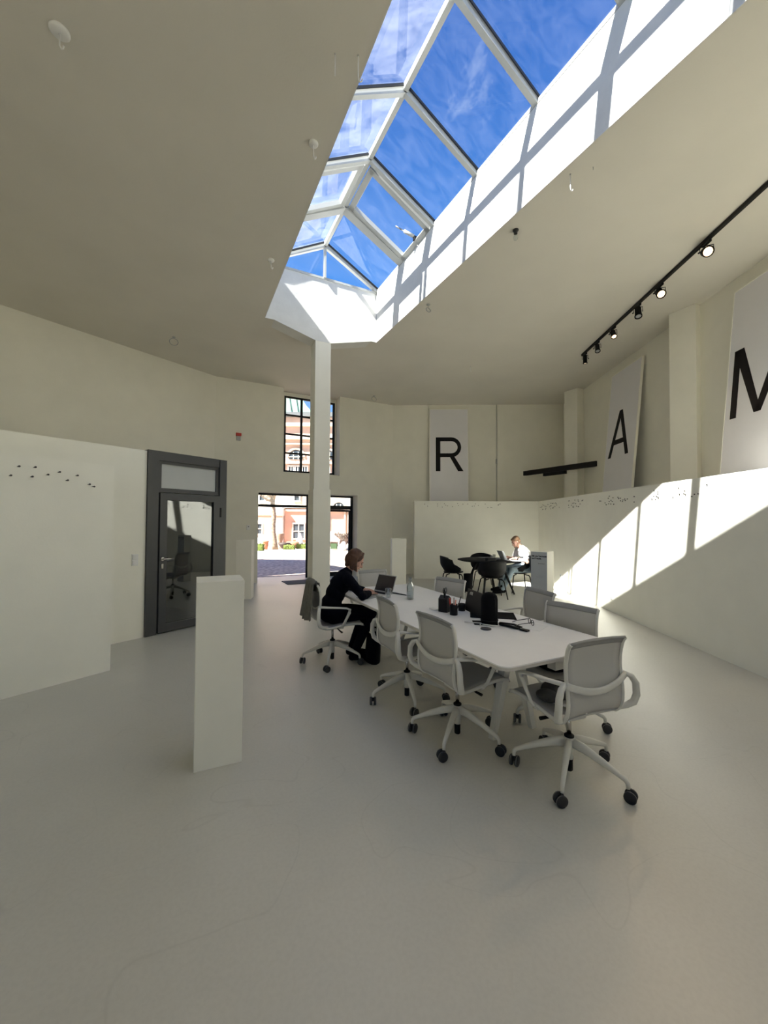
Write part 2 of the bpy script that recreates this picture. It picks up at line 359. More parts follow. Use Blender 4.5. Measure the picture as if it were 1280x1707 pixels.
# intersection of entrance wall and back wall
k = dD.y/dD.x; x_ = (TB - math.cos(AB)*(cD0.y - k*cD0.x))/(math.sin(AB)+math.cos(AB)*k); crn = D(x_)
wl = Vector((cD0.x, cD0.y, 0)); wl2 = wl - tC*8.2
wall('wall_left', wl2, wl, 0, H, .3, WALL, 1, 'tall off-white wall behind the low office partition on the left', 'wall')
wall('wall_far_left', (-9.2, .5), wl2, 0, H, .3, WALL, 1, 'off-white wall beyond the left of the frame', 'wall')
wall('wall_far_left', (-9.2, -5.2), (-9.2, .5), 0, H, .3, WALL, 1, 'off-white side wall out of view behind the camera', 'wall')
wr = empty('wall_rear', (0, 0, 0), 0, 'off-white wall behind the camera, opened for an added window', 'wall', kind='structure')
for (xa, xb, za, zb) in ((-9.2, -8.2, 0, H), (-2.3, 3.0, 0, H), (-8.2, -2.3, 0, .35), (-8.2, -2.3, 4.2, H)):
    MB().box(((xa+xb)/2, -5.35, (za+zb)/2), (xb-xa, .3, zb-za)).build('wall_section', WALL, wr)
w3 = empty('added_rear_window', (0, 0, 0), 0, 'added wide grey framed window behind the camera, lighting the room', 'window', kind='structure')  # invented opening, added to bring daylight in from behind the camera
for k in range(5): MB().box((-8.17+k*1.46, -5.35, 2.275), (.06, .07, 3.85)).build('mullion', DARKF, w3)
for z in (.38, 2.9, 4.17): MB().box((-5.25, -5.35, z), (5.9, .07, .06)).build('rail', DARKF, w3)
MB().box((-5.25, -5.36, 2.275), (5.9, .01, 3.85)).build('pane', GL_WIN, w3)
wall('wall_back', crn, B(NB_, TB), 0, H, .3, WALL, 1, 'off-white back wall behind the R panel', 'wall')
wall('wall_right', B(NB_, TB), B(NB_, -3.3), 0, H, .3, WALL, 1, 'off-white right wall behind the A and M panels', 'wall')
# entrance wall pieces with door opening x 1.70..4.50 z<2.34 and window recess x 2.32..3.93 z>2.88
en = empty('wall_entrance', (0, 0, 0), 0, 'off-white wall holding the courtyard door and the upper window', 'wall', kind='structure')
def epiece(x0, x1, z0, z1, off=0, th=.55, name='wall_section', m=WALL):
    a, b = D(x0, off), D(x1, off); MB().prism([(a.x, a.y), (b.x, b.y), (b.x, b.y+th), (a.x, a.y+th)], z0, z1).build(name, m, en)
epiece(.64, 1.70, 0, H); epiece(4.50, crn.x+.05, 0, H); epiece(1.70, 4.50, 2.34, 2.88)
epiece(1.70, 2.32, 2.88, H); epiece(3.93, 4.50, 2.88, H); epiece(2.32, 3.93, 5.05, H, .36, .19)
# small pilaster, cable and box on back wall
pl = empty('trim_2', B(2.93, TB-.03), -AB, 'slim white pilaster on the back wall with a grey cable beside it', 'pilaster', kind='structure')
MB().box((0, 0, 3.66), (.16, .06, 2.95)).build('pilaster', WALL, pl)
MB().tube([(-.105, .015, 2.2), (-.105, .015, 5.14)], .006, 6).build('cable', GREYP, pl)
MB().box((-.10, .0, 3.42), (.05, .05, .14), bev=.004).build('junction_box', GREYP, pl)
# columns in the right wall (square, turned to the skylight axis)
for x, y in ((9.41, 7.40), (7.53, 3.74)):
    o = MB().box((0, 0, 0), (.40, .40, H-2.18-.002), bev=.004).build('column', WALL, loc=(x, y, (H+2.18)/2))
    tag(o, 'square white column between the A and M panels' if x < 8 else 'square white column in the far right corner behind the black rail', 'column', kind='structure')

# low walls ----------------------------------------------------------
NP, TP = 3.775, 11.36
def block(name, pts, z1, m, label):
    o = MB().prism([(p.x, p.y) for p in pts], 0, z1).build(name, m); return tag(o, label, 'low wall', kind='structure')
lr = block('wall_low_right', [B(NP, -3.0), B(NP, TP), B(NB_-.004, TP), B(NB_-.004, -3.0)], 2.18, PART, 'low white wall on the right with small holes, lit by the sun')
lb = block('wall_low_back', [B(.345, TP), B(NB_-.004, TP), B(NB_-.004, TB-.004), B(.345, TB-.004)], 2.18, PART, 'low white wall at the back behind the round table')
# left side: office partition with door, and the free-standing panel wall before it
PD = Vector((-.47, 6.40, 0))     # left foot of the door frame
P_ = lambda s, off=0, z=0: PD + tC*s - nC*off + Vector((0, 0, z))   # s along wall, off = away from the room
office = empty('wall_office', (0, 0, 0), 0, 'white office partition wall to the left of the grey door', 'wall', kind='structure')
def opiece(s0, s1, o0, o1, z0, z1, name='wall_section', m=PART):
    MB().prism([tuple(P_(s0, o0)[:2]), tuple(P_(s1, o0)[:2]), tuple(P_(s1, o1)[:2]), tuple(P_(s0, o1)[:2])], z0, z1).build(name, m, office)
opiece(-6.5, -.002, 0, .16, 0, 2.55); opiece(1.222, 1.232, .0, 2.1, 0, 2.55)
opiece(-6.5, 1.222, .16, 2.1, 2.47, 2.55, 'added_office_roof'); opiece(-6.5, 1.21, 2.0, 2.1, 0, 2.47)  # unseen roof, added so the office stays dark behind the door glass
LF = Vector((-.68, 5.15, 0))
L_ = lambda s, off=0: LF + tC*s - nC*off
lf = block('wall_low_left', [L_(-5.5), L_(0), L_(0, .45), L_(-5.5, .45)], 2.175, PART, 'free-standing low white wall on the left with a row of screws')
lf.name = 'wall_low_left'

# screws / drilled holes (parts of their walls)
def screw_mesh(r, l):
    me = bpy.data.meshes.new('screw'); b = MB().lathe([(r*.5, 0), (r*.5, l*.8), (r, l*.8), (r, l)], n=8); bmesh.ops.recalc_face_normals(b.bm, faces=b.bm.faces)
    b.bm.to_mesh(me); b.bm.free(); me.materials.append(mat('dark_screw', (.06, .055, .05), .5, metal=.3)); return me
SM = screw_mesh(.009, .05); SM2 = screw_mesh(.010, .012)
def put(me, name, parent, loc, nrm):
    o = bpy.data.objects.new(name, me); C.objects.link(o); o.parent = parent; o.location = loc; o.rotation_euler = nrm.to_track_quat('Z', 'Y').to_euler()
# pixel -> (s,z) measured on the photograph, already converted to wall coordinates
for s, z in ((-.845, 1.987), (-.79, 2.075), (-.675, 2.08), (-.695, 1.99), (-.58, 2.02), (-.49, 2.055), (-.425, 1.98), (-.345, 2.035), (-.24, 1.955), (-.20, 1.935)):
    put(SM, 'screw', lf, L_(s, -.0) + Vector((0, 0, z)), nC)
rnd = random.Random(3)
for t0, t1, cnt in ((10.6, 11.2, 14), (9.75, 10.5, 18), (8.55, 9.4, 20), (6.7, 7.9, 24), (5.15, 6.35, 20)):
    for k in range(cnt):
        put(SM2, 'screw_hole', lr, B(NP, rnd.uniform(t0, t1), rnd.uniform(1.93, 2.09)), -nB)
for k in range(26): put(SM2, 'screw_hole', lb, B(rnd.uniform(.6, 2.9), TP, rnd.uniform(2.0, 2.12)), -tB)

# ------------------------------------------------------------------ skylight
EZ, RZ, XM = 6.15, 6.78, 2.285
sky = empty('window_1', (0, 0, 0), 0, 'gabled glass skylight with white aluminium rafters', 'skylight', kind='structure')
ys = [YE - i*1.015 for i in range(0, 11)]
thick = {1, 5, 9}
MB().bar((XM, YN, RZ), (XM, YE+.03, RZ), .06, .08).build('ridge_beam', ALU, sky)
for sx, xe in ((-1, XL-.03), (1, XR+.03)):
    MB().bar((xe, YN, EZ+.015), (xe, YE+.03, EZ+.015), .09, .05).build('eaves_rail', ALU, sky)
    for i, y in enumerate(ys):
        y = max(y, YN+.03)
        w_ = .062 if i not in thick else .15
        up = Vector((0, 1, 0))
        MB().sweep([(xe, y, EZ+.02), (XM, y, RZ-.01)], [(w_*.0 + .085, w_)]*2, up=up, n=4, smooth=False).build('rafter', ALU, sky)
    for i in range(len(ys)-1):
        y1, y0 = ys[i], max(ys[i+1], YN)
        f = .05
        n_ = Vector((sx*(RZ-EZ), 0, abs(XM-xe))).normalized()
        a = Vector((xe, 0, EZ)) + n_*.055; b_ = Vector((XM, 0, RZ)) + n_*.055
        q = MB()
        vs = [q.bm.verts.new(Vector((p.x, yy, p.z))) for p, yy in ((a, y0), (b_, y0), (b_, y1), (a, y1))]
        q.bm.faces.new(vs); q.build('pane', GL_SKYL if sx < 0 else GL_SKY, sky)
        # black gaskets beside each rafter
        for yy in (y0+.045, y1-.045):
            MB().sweep([(xe-sx*.02, yy, EZ+.05), (XM+sx*.03, yy, RZ+.015)], [(.03, .012)]*2, up=Vector((0, 1, 0)), n=4, smooth=False).build('gasket', GASK, sky)
        if i in (1, 9):      # opening sash
            sash = MB(); d_ = (Vector((XM, 0, RZ))-Vector((xe, 0, EZ)))
            pt = lambda u_, yy: Vector((xe, 0, EZ)) + d_*u_ + n_*.01 + Vector((0, yy, 0))
            for (u0_, u1_) in ((.03, .03), (.90, .90)): sash.sweep([pt(u0_+.02, y0+.09), pt(u0_+.02, y1-.09)], [(.09, .07)]*2, up=n_, n=4, smooth=False)
            for yy in (y0+.12, y1-.12): sash.sweep([pt(.03, yy), pt(.94, yy)], [(.08, .07)]*2, up=n_, n=4, smooth=False)
            sash.build('sash', ALU, sky)
# gable end
for sx, xe in ((-1, XL-.03), (1, XR+.03)):
    g = MB(); vs = [g.bm.verts.new(Vector(p)) for p in ((xe, YE+.04, EZ), (XM, YE+.04, EZ), (XM, YE+.04, RZ))]; g.bm.faces.new(vs); g.build('pane', GL_SKY, sky)
MB().bar((XM, YE, EZ), (XM, YE, RZ), .045, .05, up=Vector((0, 1, 0))).build('mullion', ALU, sky)
MB().bar((XL-.03, YE+.03, EZ+.0), (XR+.03, YE+.03, EZ+.0), .05, .04).build('gable_rail', ALU, sky)
# window actuator on the open sash
ac = empty('window_actuator', (3.30, 5.60, 6.20), 0, 'small grey motor actuator on the opening skylight sash', 'actuator')
MB().sweep([(-.02, 0, .05), (-.17, .06, .13)], [(.045, .05)]*2, n=8, pw=.6).build('motor', GREYP, ac)
MB().tube([(-.17, .06, .13), (-.30, .11, .20)], .012, 8).build('rod', CHROME, ac)
MB().box((0, 0, .02), (.05, .05, .07), bev=.005).build('bracket', BLK, ac)
MB().tube([(0, 0, 0), (.055, -.01, -.1), (.058, -.012, -.36)], .006, 6).build('cable', GREYP, ac)

# ------------------------------------------------------------------ upper window (window_2)
w2 = empty('window_2', (0, 0, 0), 0, 'tall black steel grid window above the courtyard door', 'window', kind='structure')
def FD(x, z, off=.40): p = D(x, off); p.z = z; return p
x0, x1, z0, z1 = 2.42, 3.90, 2.94, 5.06
for x in (x0+.025, x1-.025): MB().bar(FD(x, z0), FD(x, z1), .05, .06, up=Vector((0, 1, 0))).build('frame_post', BLACKF, w2)
for z in (z0+.025, z1-.03): MB().bar(FD(x0, z), FD(x1, z), .06, .05).build('frame_rail', BLACKF, w2)
for i in (1, 2):
    x = x0+(x1-x0)*i/3; MB().bar(FD(x, z0), FD(x, z1), .06, .05, up=Vector((0, 1, 0))).build('mullion', BLACKF, w2)
for i in (1, 2, 3):
    z = z0+(z1-z0)*i/4; MB().bar(FD(x0, z), FD(x1, z), .05, .045).build('glazing_bar', BLACKF, w2)
for i in range(3):
    for j in range(4):
        xa, xb = x0+(x1-x0)*i/3+.01, x0+(x1-x0)*(i+1)/3-.01; za, zb = z0+(z1-z0)*j/4+.01, z0+(z1-z0)*(j+1)/4-.01
        MB().prism([(0, 0), (xb-xa, 0), (xb-xa, .006), (0, .006)], za, zb, Matrix.Translation(D(xa, .41))).build('pane', GL_WIN, w2)
MB().bar(FD(2.32, 2.90, .3), FD(3.93, 2.90, .3), .34, .03).build('sill', WALL, w2)
for xa, xb in ((2.32, 2.42), (3.90, 3.93)):
    MB().prism([(xa, 0), (xb, 0), (xb, .05), (xa, .05)], 2.88, 5.06, Matrix.Translation((0, D(2.32, .38).y, 0))).build('jamb', WALL, w2)

# ------------------------------------------------------------------ courtyard door (door_1)
d1 = empty('door_1', (0, 0, 0), 0, 'black steel glazed door and screen to the courtyard', 'door', kind='structure')
for x, wd in ((1.725, .05), (3.12, .07), (4.475, .06)): MB().bar(FD(x, 0), FD(x, 2.335), wd, .07, up=Vector((0, 1, 0))).build('frame_post', BLACKF, d1)
MB().bar(FD(1.70, 2.31), FD(4.50, 2.31), .07, .05).build('frame_head', BLACKF, d1)
MB().bar(FD(1.75, 2.0), FD(3.085, 2.0), .07, .07).build('transom_bar', BLACKF, d1)
MB().bar(FD(3.155, 1.99), FD(4.445, 1.99), .07, .11).build('transom_bar', BLACKF, d1)
for xa, xb in ((1.75, 3.085), (3.155, 4.445)):
    a, b = D(xa, .41), D(xb, .41); MB().prism([(a.x, a.y), (b.x, b.y), (b.x, b.y+.008), (a.x, a.y+.008)], 2.035, 2.285).build('transom_pane', GL_WIN, d1)
lfn = MB()
for x in (3.19, 4.41): lfn.bar(FD(x, .01), FD(x, 1.93), .06, .05, up=Vector((0, 1, 0)))
lfn.bar(FD(3.16, .06), FD(4.44, .06), .05, .12).bar(FD(3.16, 1.9), FD(4.44, 1.9), .05, .06)
leaf = lfn.build('door_leaf', BLACKF, d1)
a, b = D(3.2, .41), D(4.4, .41); MB().prism([(a.x, a.y), (b.x, b.y), (b.x, b.y+.008), (a.x, a.y+.008)], .11, 1.88).build('pane', GL_WIN, leaf)
MB().tube([FD(4.37, 1.0, .33), FD(4.37, 1.14, .33)], .012, 8).bar(FD(4.41, 1.02, .36), FD(4.37, 1.02, .33), .015, .015).build('handle', BLACKF, leaf)
mt = MB().box((0, 0, .007), (1.25, .62, .014), bev=.003).build('door_mat', MATF, loc=(2.95, 10.42, 0)); mt.rotation_euler = (0, 0, R(2)); tag(mt, 'dark grey door mat inside the courtyard door', 'door mat')

# ------------------------------------------------------------------ office door (door_2)
d2 = empty('door_2', PD, R(90)-AC, 'anthracite framed glass office door with a frosted top light', 'door', kind='structure')
# local: x along wall to the right, -y towards room
W2, H2 = 1.22, 2.565
fr = MB().box((.075, .04, H2/2), (.15, .14, H2)).box((W2-.06, .04, H2/2), (.12, .14, H2)).box((W2/2, .04, H2-.065), (W2-.27+.27-.27, .14, .13))
fr.build('door_frame', DARKF, d2)
MB().box((W2/2+.015, .03, 2.415), (.95, .05, .04)).box((W2/2+.015, .03, 2.02), (.95, .06, .06)).box((.175, .03, 2.21), (.05, .05, .40)).box((1.08, .03, 2.21), (.05, .05, .40)).build('top_light_frame', DARKF, d2)
MB().box((W2/2+.015, .035, 2.22), (.86, .012, .36)).build('top_light_pane', TRANS, d2)
lf2 = MB().box((.215, -.015, 1.0), (.10, .065, 1.96)).box((1.04, -.015, 1.0), (.10, .065, 1.96)).box((.63, -.015, 1.93), (.74, .065, .10)).box((.63, -.015, .075), (.74, .065, .11))
lf2 = lf2.build('door_leaf', DARKF, d2)
MB().box((.63, -.01, 1.0), (.74, .012, 1.75)).build('door_pane', GL_DOOR, lf2)
MB().lathe([(.026, 0), (.026, .012)], M=Matrix.Translation((.205, -.048, 1.05)) @ Matrix.Rotation(R(90), 4, 'X')).tube([(.205, -.05, 1.05), (.205, -.10, 1.05), (.22, -.105, 1.05), (.34, -.105, 1.05)], .010, 8).build('handle', CHROME, lf2)
MB().box((.205, -.052, .95), (.03, .010, .07), bev=.004).build('keyhole_plate', CHROME, lf2)
MB().box((1.115, -.035, 1.72), (.022, .02, .15)).box((1.115, -.035, .3), (.022, .02, .15)).build('hinge', BLK, lf2)

# small wall fittings --------------------------------------------------
def on(o, p, d): o.location = p; o.rotation_euler = (0, 0, math.atan2(d.y, d.x)+R(90)); return o
sw = empty('light_switch', P_(-.135, -.006, 1.06), 0, 'white double light switch beside the grey office door', 'light switch'); sw.rotation_euler = (0, 0, R(90)-AC)
MB().box((0, 0, 0), (.082, .012, .155), bev=.003).build('plate', WHITEP, sw)
MB().box((0, -.008, .037), (.06, .012, .06), bev=.002).build('rocker', WHITEP, sw); MB().box((0, -.008, -.037), (.06, .012, .06), bev=.002).build('rocker', WHITEP, sw)
al = empty('alarm_siren', D(1.19, -.03) + Vector((0, 0, 3.70)), R(2), 'small red and grey alarm on the wall left of the upper window', 'alarm')
MB().box((0, 0, .06), (.13, .06, .075), bev=.006).build('red_beacon', RED, al); MB().box((0, .01, -.035), (.10, .04, .11), bev=.006).build('base', GREYP, al)
th = empty('room_thermostat', D(1.46, -.014) + Vector((0, 0, 1.42)), R(2), 'white thermostat with a dark dot on the wall left of the courtyard door', 'thermostat')
MB().box((0, 0, 0), (.085, .026, .13), bev=.005).build('case', WHITEP, th); MB().lathe([(.012, 0), (.012, .004)], M=Matrix.Translation((.0, -.013, .02)) @ Matrix.Rotation(R(90), 4, 'X'), n=12).build('dial', BLK, th)
o = MB().box((0, 0, 0), (.08, .02, .08), bev=.004).build('wall_socket', WHITEP, loc=D(1.46, -.012) + Vector((0, 0, 1.03))); tag(o, 'small white socket just below the thermostat', 'socket')
for t_, z_, lab in ((7.47, .30, 'double white socket low on the sunlit right wall, nearer one'), (9.78, .30, 'white socket low on the right wall beside the sign pedestal')):
    s_ = empty('wall_socket', B(NP-.006, t_, z_), -AB-R(90), lab, 'socket')
    MB().box((0, 0, 0), (.082, .012, .16), bev=.003).build('plate', WHITEP, s_); MB().box((0, -.007, .036), (.045, .006, .045), bev=.002).build('outlet', GREYP, s_); MB().box((0, -.007, -.036), (.045, .006, .045), bev=.002).build('outlet', GREYP, s_)

# ------------------------------------------------------------------ letter panels
def strokes(letter):
    """polygons in a 0..1 (height) box, baseline at 0"""
    P = []
    if letter == 'A':
        P += [[(0, 0), (.115, 0), (.455, 1), (.34, 1)], [(.795, 0), (.68, 0), (.34, 1), (.455, 1)], [(.17, .27), (.625, .27), (.59, .375), (.205, .375)]]
    if letter == 'M':
        P += [[(0, 0), (.105, 0), (.105, 1), (0, 1)], [(.79, 0), (.895, 0), (.895, 1), (.79, 1)], [(.0, 1), (.155, 1), (.50, .0), (.395, .0)], [(.895, 1), (.74, 1), (.395, .0), (.50, .0)]]
    if letter == 'R':
        P += [[(0, 0), (.135, 0), (.135, 1), (0, 1)], [(.10, 1), (.10, .885), (.46, .885), (.46, 1)], [(.10, .525), (.10, .41), (.46, .41), (.46, .525)], [(.40, .45), (.54, .45), (.82, 0), (.66, 0)]]
        K = 14
        for i in range(K):
            a0, a1 = R(90-180*i/K), R(90-180*(i+1)/K); cx, cy, ro, ri = .46, .705, .295, .18
            P.append([(cx+ro*math.cos(a0), cy+ro*math.sin(a0)), (cx+ro*math.cos(a1), cy+ro*math.sin(a1)), (cx+ri*math.cos(a1)*1.05, cy+ri*math.sin(a1)), (cx+ri*math.cos(a0)*1.05, cy+ri*math.sin(a0))])
    return P
def letter_panel(letter, base, top, right, lw, lh, lx, lz, label):
    """base, top: lower-left / upper-left front corners; right: unit vector along the panel's width"""
    base, top = Vector(base), Vector(top); up = (top-base).normalized(); nrm = right.cross(up).normalized(); hgt = (top-base).length
    root = empty('letter_panel', base, 0, label, 'panel')
    M = Matrix((right, up, nrm)).transposed().to_4x4()     # local x=right y=up z=out of face
    root.matrix_world = Matrix.Translation(base) @ M
    MB().box((.575, hgt/2, -.02), (1.15, hgt, .036), bev=.003).build('board', PANEL, root)
    MB().box((.575, hgt-.008, -.019), (1.156, .018, .044)).box((.002, hgt/2, -.019), (.014, hgt, .044)).box((1.148, hgt/2, -.019), (.014, hgt, .044)).build('edge_strip', PART, root)
    q = MB()
    for poly in strokes(letter): q.prism([(lx+x*lw, lz+y*lh) for x, y in poly], -.003, .002)
    q.build('letter', INK, root)
letter_panel('R', B(.815, 12.02, 2.19), B(.815, 12.20, 5.01), nB, 1.0, 1.03, .185, .92, 'white panel with a black letter R leaning on the back wall')
letter_panel('A', B(4.50, 9.30, 2.19), B(4.755, 9.33, 4.92), -tB, 1.0, 1.0, .13, .83, 'white panel with a black letter A leaning on the right wall')
letter_panel('M', B(4.50, 5.93, 2.19), B(4.755, 5.945, 4.92), -tB, .97, .96, .10, .87, 'white panel with a black letter M at the right edge')

# black steel rails in the corner
o = MB().box((0, 0, 0), (.10, 2.42, .135), bev=.004).build('black_rail', BLACKF, loc=(9.15, 7.80, 3.065)); tag(o, 'long black steel rail crossing the back right corner', 'rail')
o = MB().box((0, 0, 0), (.10, .72, .085), bev=.004).build('black_rail', BLACKF, loc=(9.155, 7.88, 2.953)); tag(o, 'short black rail fixed under the long corner rail', 'rail')

# ------------------------------------------------------------------ track lights
tr = empty('track_light_rail', B(3.77, 5.6, 5.128), -AB, 'black ceiling track carrying six spotlights', 'lighting track')
MB().box((0, 0, 0), (.036, 6.0, .042)).build('rail', BLACKF, tr)
def spot(t, aim, label, lens, r=.045, L=.15, energy=0, drop=.115):
    root = empty('track_spotlight', B(3.77, t, 5.10), -AB, label, 'spotlight', 'spotlights on the ceiling track')
    MB().box((0, 0, -.012), (.032, .13, .03), bev=.003).build('adapter', BLK, root)
    a = Vector(aim).normalized(); c = Vector((0, 0, -drop)); sd = a.cross(Vector((0, 0, 1))).normalized()
    MB().tube([c+sd*(r+.012)+a*.0, c+sd*(r+.012)+Vector((0, 0, .075)), c-sd*(r+.012)+Vector((0, 0, .075)), c-sd*(r+.012)], .006, 6).tube([(0, 0, -.02), (0, 0, -drop+.075)], .009, 6).build('yoke', BLK, root)
    MB().lathe([(.006, -.0), (.012, .012), (.006, .02)], M=Matrix.Translation(c+sd*(r+.012)) @ sd.to_track_quat('Z', 'Y').to_matrix().to_4x4(), n=10).build('knob', BLK, root)
    M = Matrix.Translation(c) @ a.to_track_quat('Z', 'Y').to_matrix().to_4x4()
    MB().lathe([(.01, -L*.55), (r*.9, -L*.5), (r*.95, L*.40), (r*1.1, L*.42), (r*1.1, L*.55), (r*.88, L*.55), (r*.86, L*.47)], M=M, n=20, cap=False).build('housing', BLKM, root)
    MB().ball(None, (r*.84, r*.84, .012), M @ Matrix.Translation((0, 0, L*.46)), 16).build('lens', lens, root)
    if energy:
        l = bpy.data.lights.new('spot_lamp', 'SPOT'); l.energy = energy; l.color = (1, .74, .45); l.spot_size = R(70); l.spot_blend = .6; l.shadow_soft_size = r*.8
        lo = bpy.data.objects.new('spot_lamp', l); C.objects.link(lo); lo.parent = root; lo.location = c + a*(L*.62); lo.rotation_euler = a.to_track_quat('-Z', 'Y').to_euler()
# aims given in the track frame: x = towards right wall, y = away from camera
spot(8.46, (.05, .1, -1), 'furthest unlit black spotlight at the end of the ceiling track', DIM, L=.16, r=.042)
spot(7.93, (-.15, -.45, -1), 'second black spotlight from the far end of the track, unlit', UNLIT)
spot(7.34, (-.12, -.6, -.9), 'small lit spotlight between two unlit ones', LIT, energy=12)
spot(6.58, (-.15, -.35, -1), 'large unlit spotlight in the middle of the track', UNLIT, r=.05, L=.17)
spot(6.03, (-.2, -.9, -.85), 'lit bronze spotlight second nearest on the track', LIT, r=.058, L=.13, energy=18)
spot(5.12, (-.35, -.95, -.62), 'nearest spotlight, brightly lit and facing the viewer', LIT2, r=.058, L=.12, energy=30)

# ------------------------------------------------------------------ ceiling hooks and fittings
def disc_hook(x, y, label, r=.05, L=.12):
    root = empty('ceiling_hook', (x, y, H), 0, label, 'ceiling hook')
    MB().lathe([(r, 0), (r, -.012), (r*.8, -.022), (.008, -.024)], n=20).build('rose', WHITEP, root)
    MB().tube([(0, 0, -.02), (.002, 0, -L), (.012, 0, -L-.02), (.024, 0, -L-.012), (.026, 0, -L+.01)], .005, 6).build('hook', CHROME if r > .1 else WHITEP, root)
disc_hook(-.87, 3.61, 'white ceiling rose with a hook near the top left corner', .065, .11)
disc_hook(1.03, 3.63, 'white ceiling rose with a hook left of the second skylight bay', .045, .13)
disc_hook(1.00, 5.54, 'small white ceiling rose and hook left of the skylight end', .045, .11)
for x, y, L, lab in ((.97, 2.85, .17, 'straight white ceiling rod left of the skylight'), (1.13, 2.78, .17, 'white ceiling hook right at the left skylight edge'), (3.47, 2.78, .14, 'white ceiling hook right of the skylight'), (5.80, 7.32, .1, 'small thin ceiling hook left of the track lights')):
    root = empty('ceiling_hook', (x, y, H), 0, lab, 'ceiling hook')
    MB().lathe([(.008, 0), (.006, -.01)], n=10).build('screw_base', GREYP, root)
    pts = [(0, 0, 0), (0, 0, -L)]
    if x != .97: pts += [(.004, 0, -L-.02), (.018, 0, -L-.03), (.032, 0, -L-.018), (.034, 0, -L)]
    MB().tube(pts, .005, 6).build('hook', WHITEP, root)
def ring_at(x, y, rad, lab, d=.02):
    root = empty('ceiling_ring', (x, y, H), 0, lab, 'ceiling ring')
    MB().lathe([(.03, 0), (.03, -.01), (.01, -.014)], n=16).build('rose', GREYP, root)
    MB().tube([Vector((rad*math.cos(a), .3*rad*math.sin(a), -d-rad+rad*math.sin(a))) for a in [2*math.pi*k/20 for k in range(20)]], .006, 6, closed=True).tube([(0, 0, 0), (0, 0, -d-.004)], .004, 6).build('ring', GREYP, root)
ring_at(-.24, 8.77, .075, 'grey ring hanging from the ceiling above the office door')
ring_at(4.76, 10.3, .07, 'grey ring hanging from the ceiling right of the upper window')
ring_at(3.52, 5.53, .04, 'small ring hanging just right of the skylight end', .05)
root = empty('ceiling_bulb', (3.55, 3.62, H), 0, 'bare lamp holder with a clear bulb right of the skylight', 'bulb')
MB().lathe([(.035, 0), (.035, -.012), (.022, -.02), (.022, -.05)], n=16).build('holder', GASK, root)
MB().lathe([(.012, -.05), (.026, -.075), (.03, -.1), (.022, -.12), (.004, -.13)], n=16).build('bulb', GL_CLEAR, root)
o = MB().lathe([(.004, 0), (.003, -.03)], n=8).build('ceiling_screw', GREYP, loc=(3.60, 2.62, H)); tag(o, 'tiny grey screw beside the white hook right of the skylight', 'screw')

# ------------------------------------------------------------------ pedestals
def pedestal(cx, cy, wx, wy, h, rz, label):
    o = MB().box((0, 0, h/2), (wx, wy, h), bev=.0025).build('pedestal', PEDM, loc=(cx, cy, 0)); o.rotation_euler = (0, 0, rz); return tag(o, label, 'pedestal')
pedestal(.225, 2.99, .29, .29, 1.2, R(-1), 'tall white pedestal in the left foreground')
pedestal(1.14, 8.75, .30, .30, 1.2, R(-19), 'white pedestal near the courtyard door behind the foreground one')
pedestal(4.50, 8.33, .33, .30, 1.2, R(-20), 'narrow white pedestal in front of the back wall left of the table end')
# sign pedestal
s0, s1, s2 = Vector((4.292, 4.094, 0)), Vector((4.366, 3.884, 0)), Vector((4.58, 3.835, 0))
sp = empty('sign_pedestal', s1, 0, 'low pedestal with German lettering beside the man', 'pedestal')
ax = (s0-s1).normalized(); ay = Vector((ax.y, -ax.x, 0)); ay = -ay if ay.dot(s2-s1) < 0 else ay
rz = math.atan2(ay.y, ay.x); sp.rotation_euler = (0, 0, rz)      # local x = ay, local y = ax
MB().box((.11, .112, .6), (.22, .224, 1.2), bev=.0025).build('body', PEDM, sp)
MB().box((-.0015, .112, .599), (.003, .22, 1.196)).build('sign_face', SIGNM, sp)
def text(txt, size, parent, M, m, name='lettering', off=.0):
    cu = bpy.data.curves.new(name, 'FONT'); cu.body = txt; cu.size = size; cu.extrude = .0006; cu.offset = off; cu.resolution_u = 3; cu.space_line = 1.15
    t_ = bpy.data.objects.new(name, cu); C.objects.link(t_); dg = bpy.context.evaluated_depsgraph_get()
    me = bpy.data.meshes.new_from_object(t_.evaluated_get(dg)); bpy.data.objects.remove(t_)
    me.materials.clear(); me.materials.append(m)
    o = bpy.data.objects.new(name, me); C.objects.link(o); o.parent = parent; o.matrix_local = M; return o
Mt = lambda y, z: Matrix.Translation((-.004, y, z)) @ Matrix(((0, 0, -1), (-1, 0, 0), (0, 1, 0))).to_4x4()
text('Gib uns Vertrauen\nund Freude.', .028, sp, Mt(.212, 1.13), INK, off=.0012)
text('Besucherpost', .016, sp, Mt(.12, 1.035), INK)

# ------------------------------------------------------------------ long table
TX0, TX1, TY0, TY1, TZ = 1.70, 2.80, 1.825, 4.85, .74
tb = empty('meeting_table', ((TX0+TX1)/2, (TY0+TY1)/2, 0), 0, 'long white laminate meeting table with rounded corners', 'table')
def rrect(w_, h_, r, k=6):
    P = []
    for cx, cy, a0 in ((w_/2-r, h_/2-r, 0), (-w_/2+r, h_/2-r, 90), (-w_/2+r, -h_/2+r, 180), (w_/2-r, -h_/2+r, 270)):
        for i in range(k+1): a = R(a0+90*i/k); P.append((cx+r*math.cos(a), cy+r*math.sin(a)))
    return P
MB().prism(rrect(TX1-TX0, TY1-TY0, .07), TZ-.008, TZ).build('tabletop', TABW, tb)
MB().prism(rrect(TX1-TX0-.003, TY1-TY0-.003, .07), TZ-.028, TZ-.0082).build('tabletop_edge', TEDGE, tb)
MB().box((0, 0, TZ-.07), (.10, 2.55, .08)).build('centre_beam', CH_WHITE, tb)
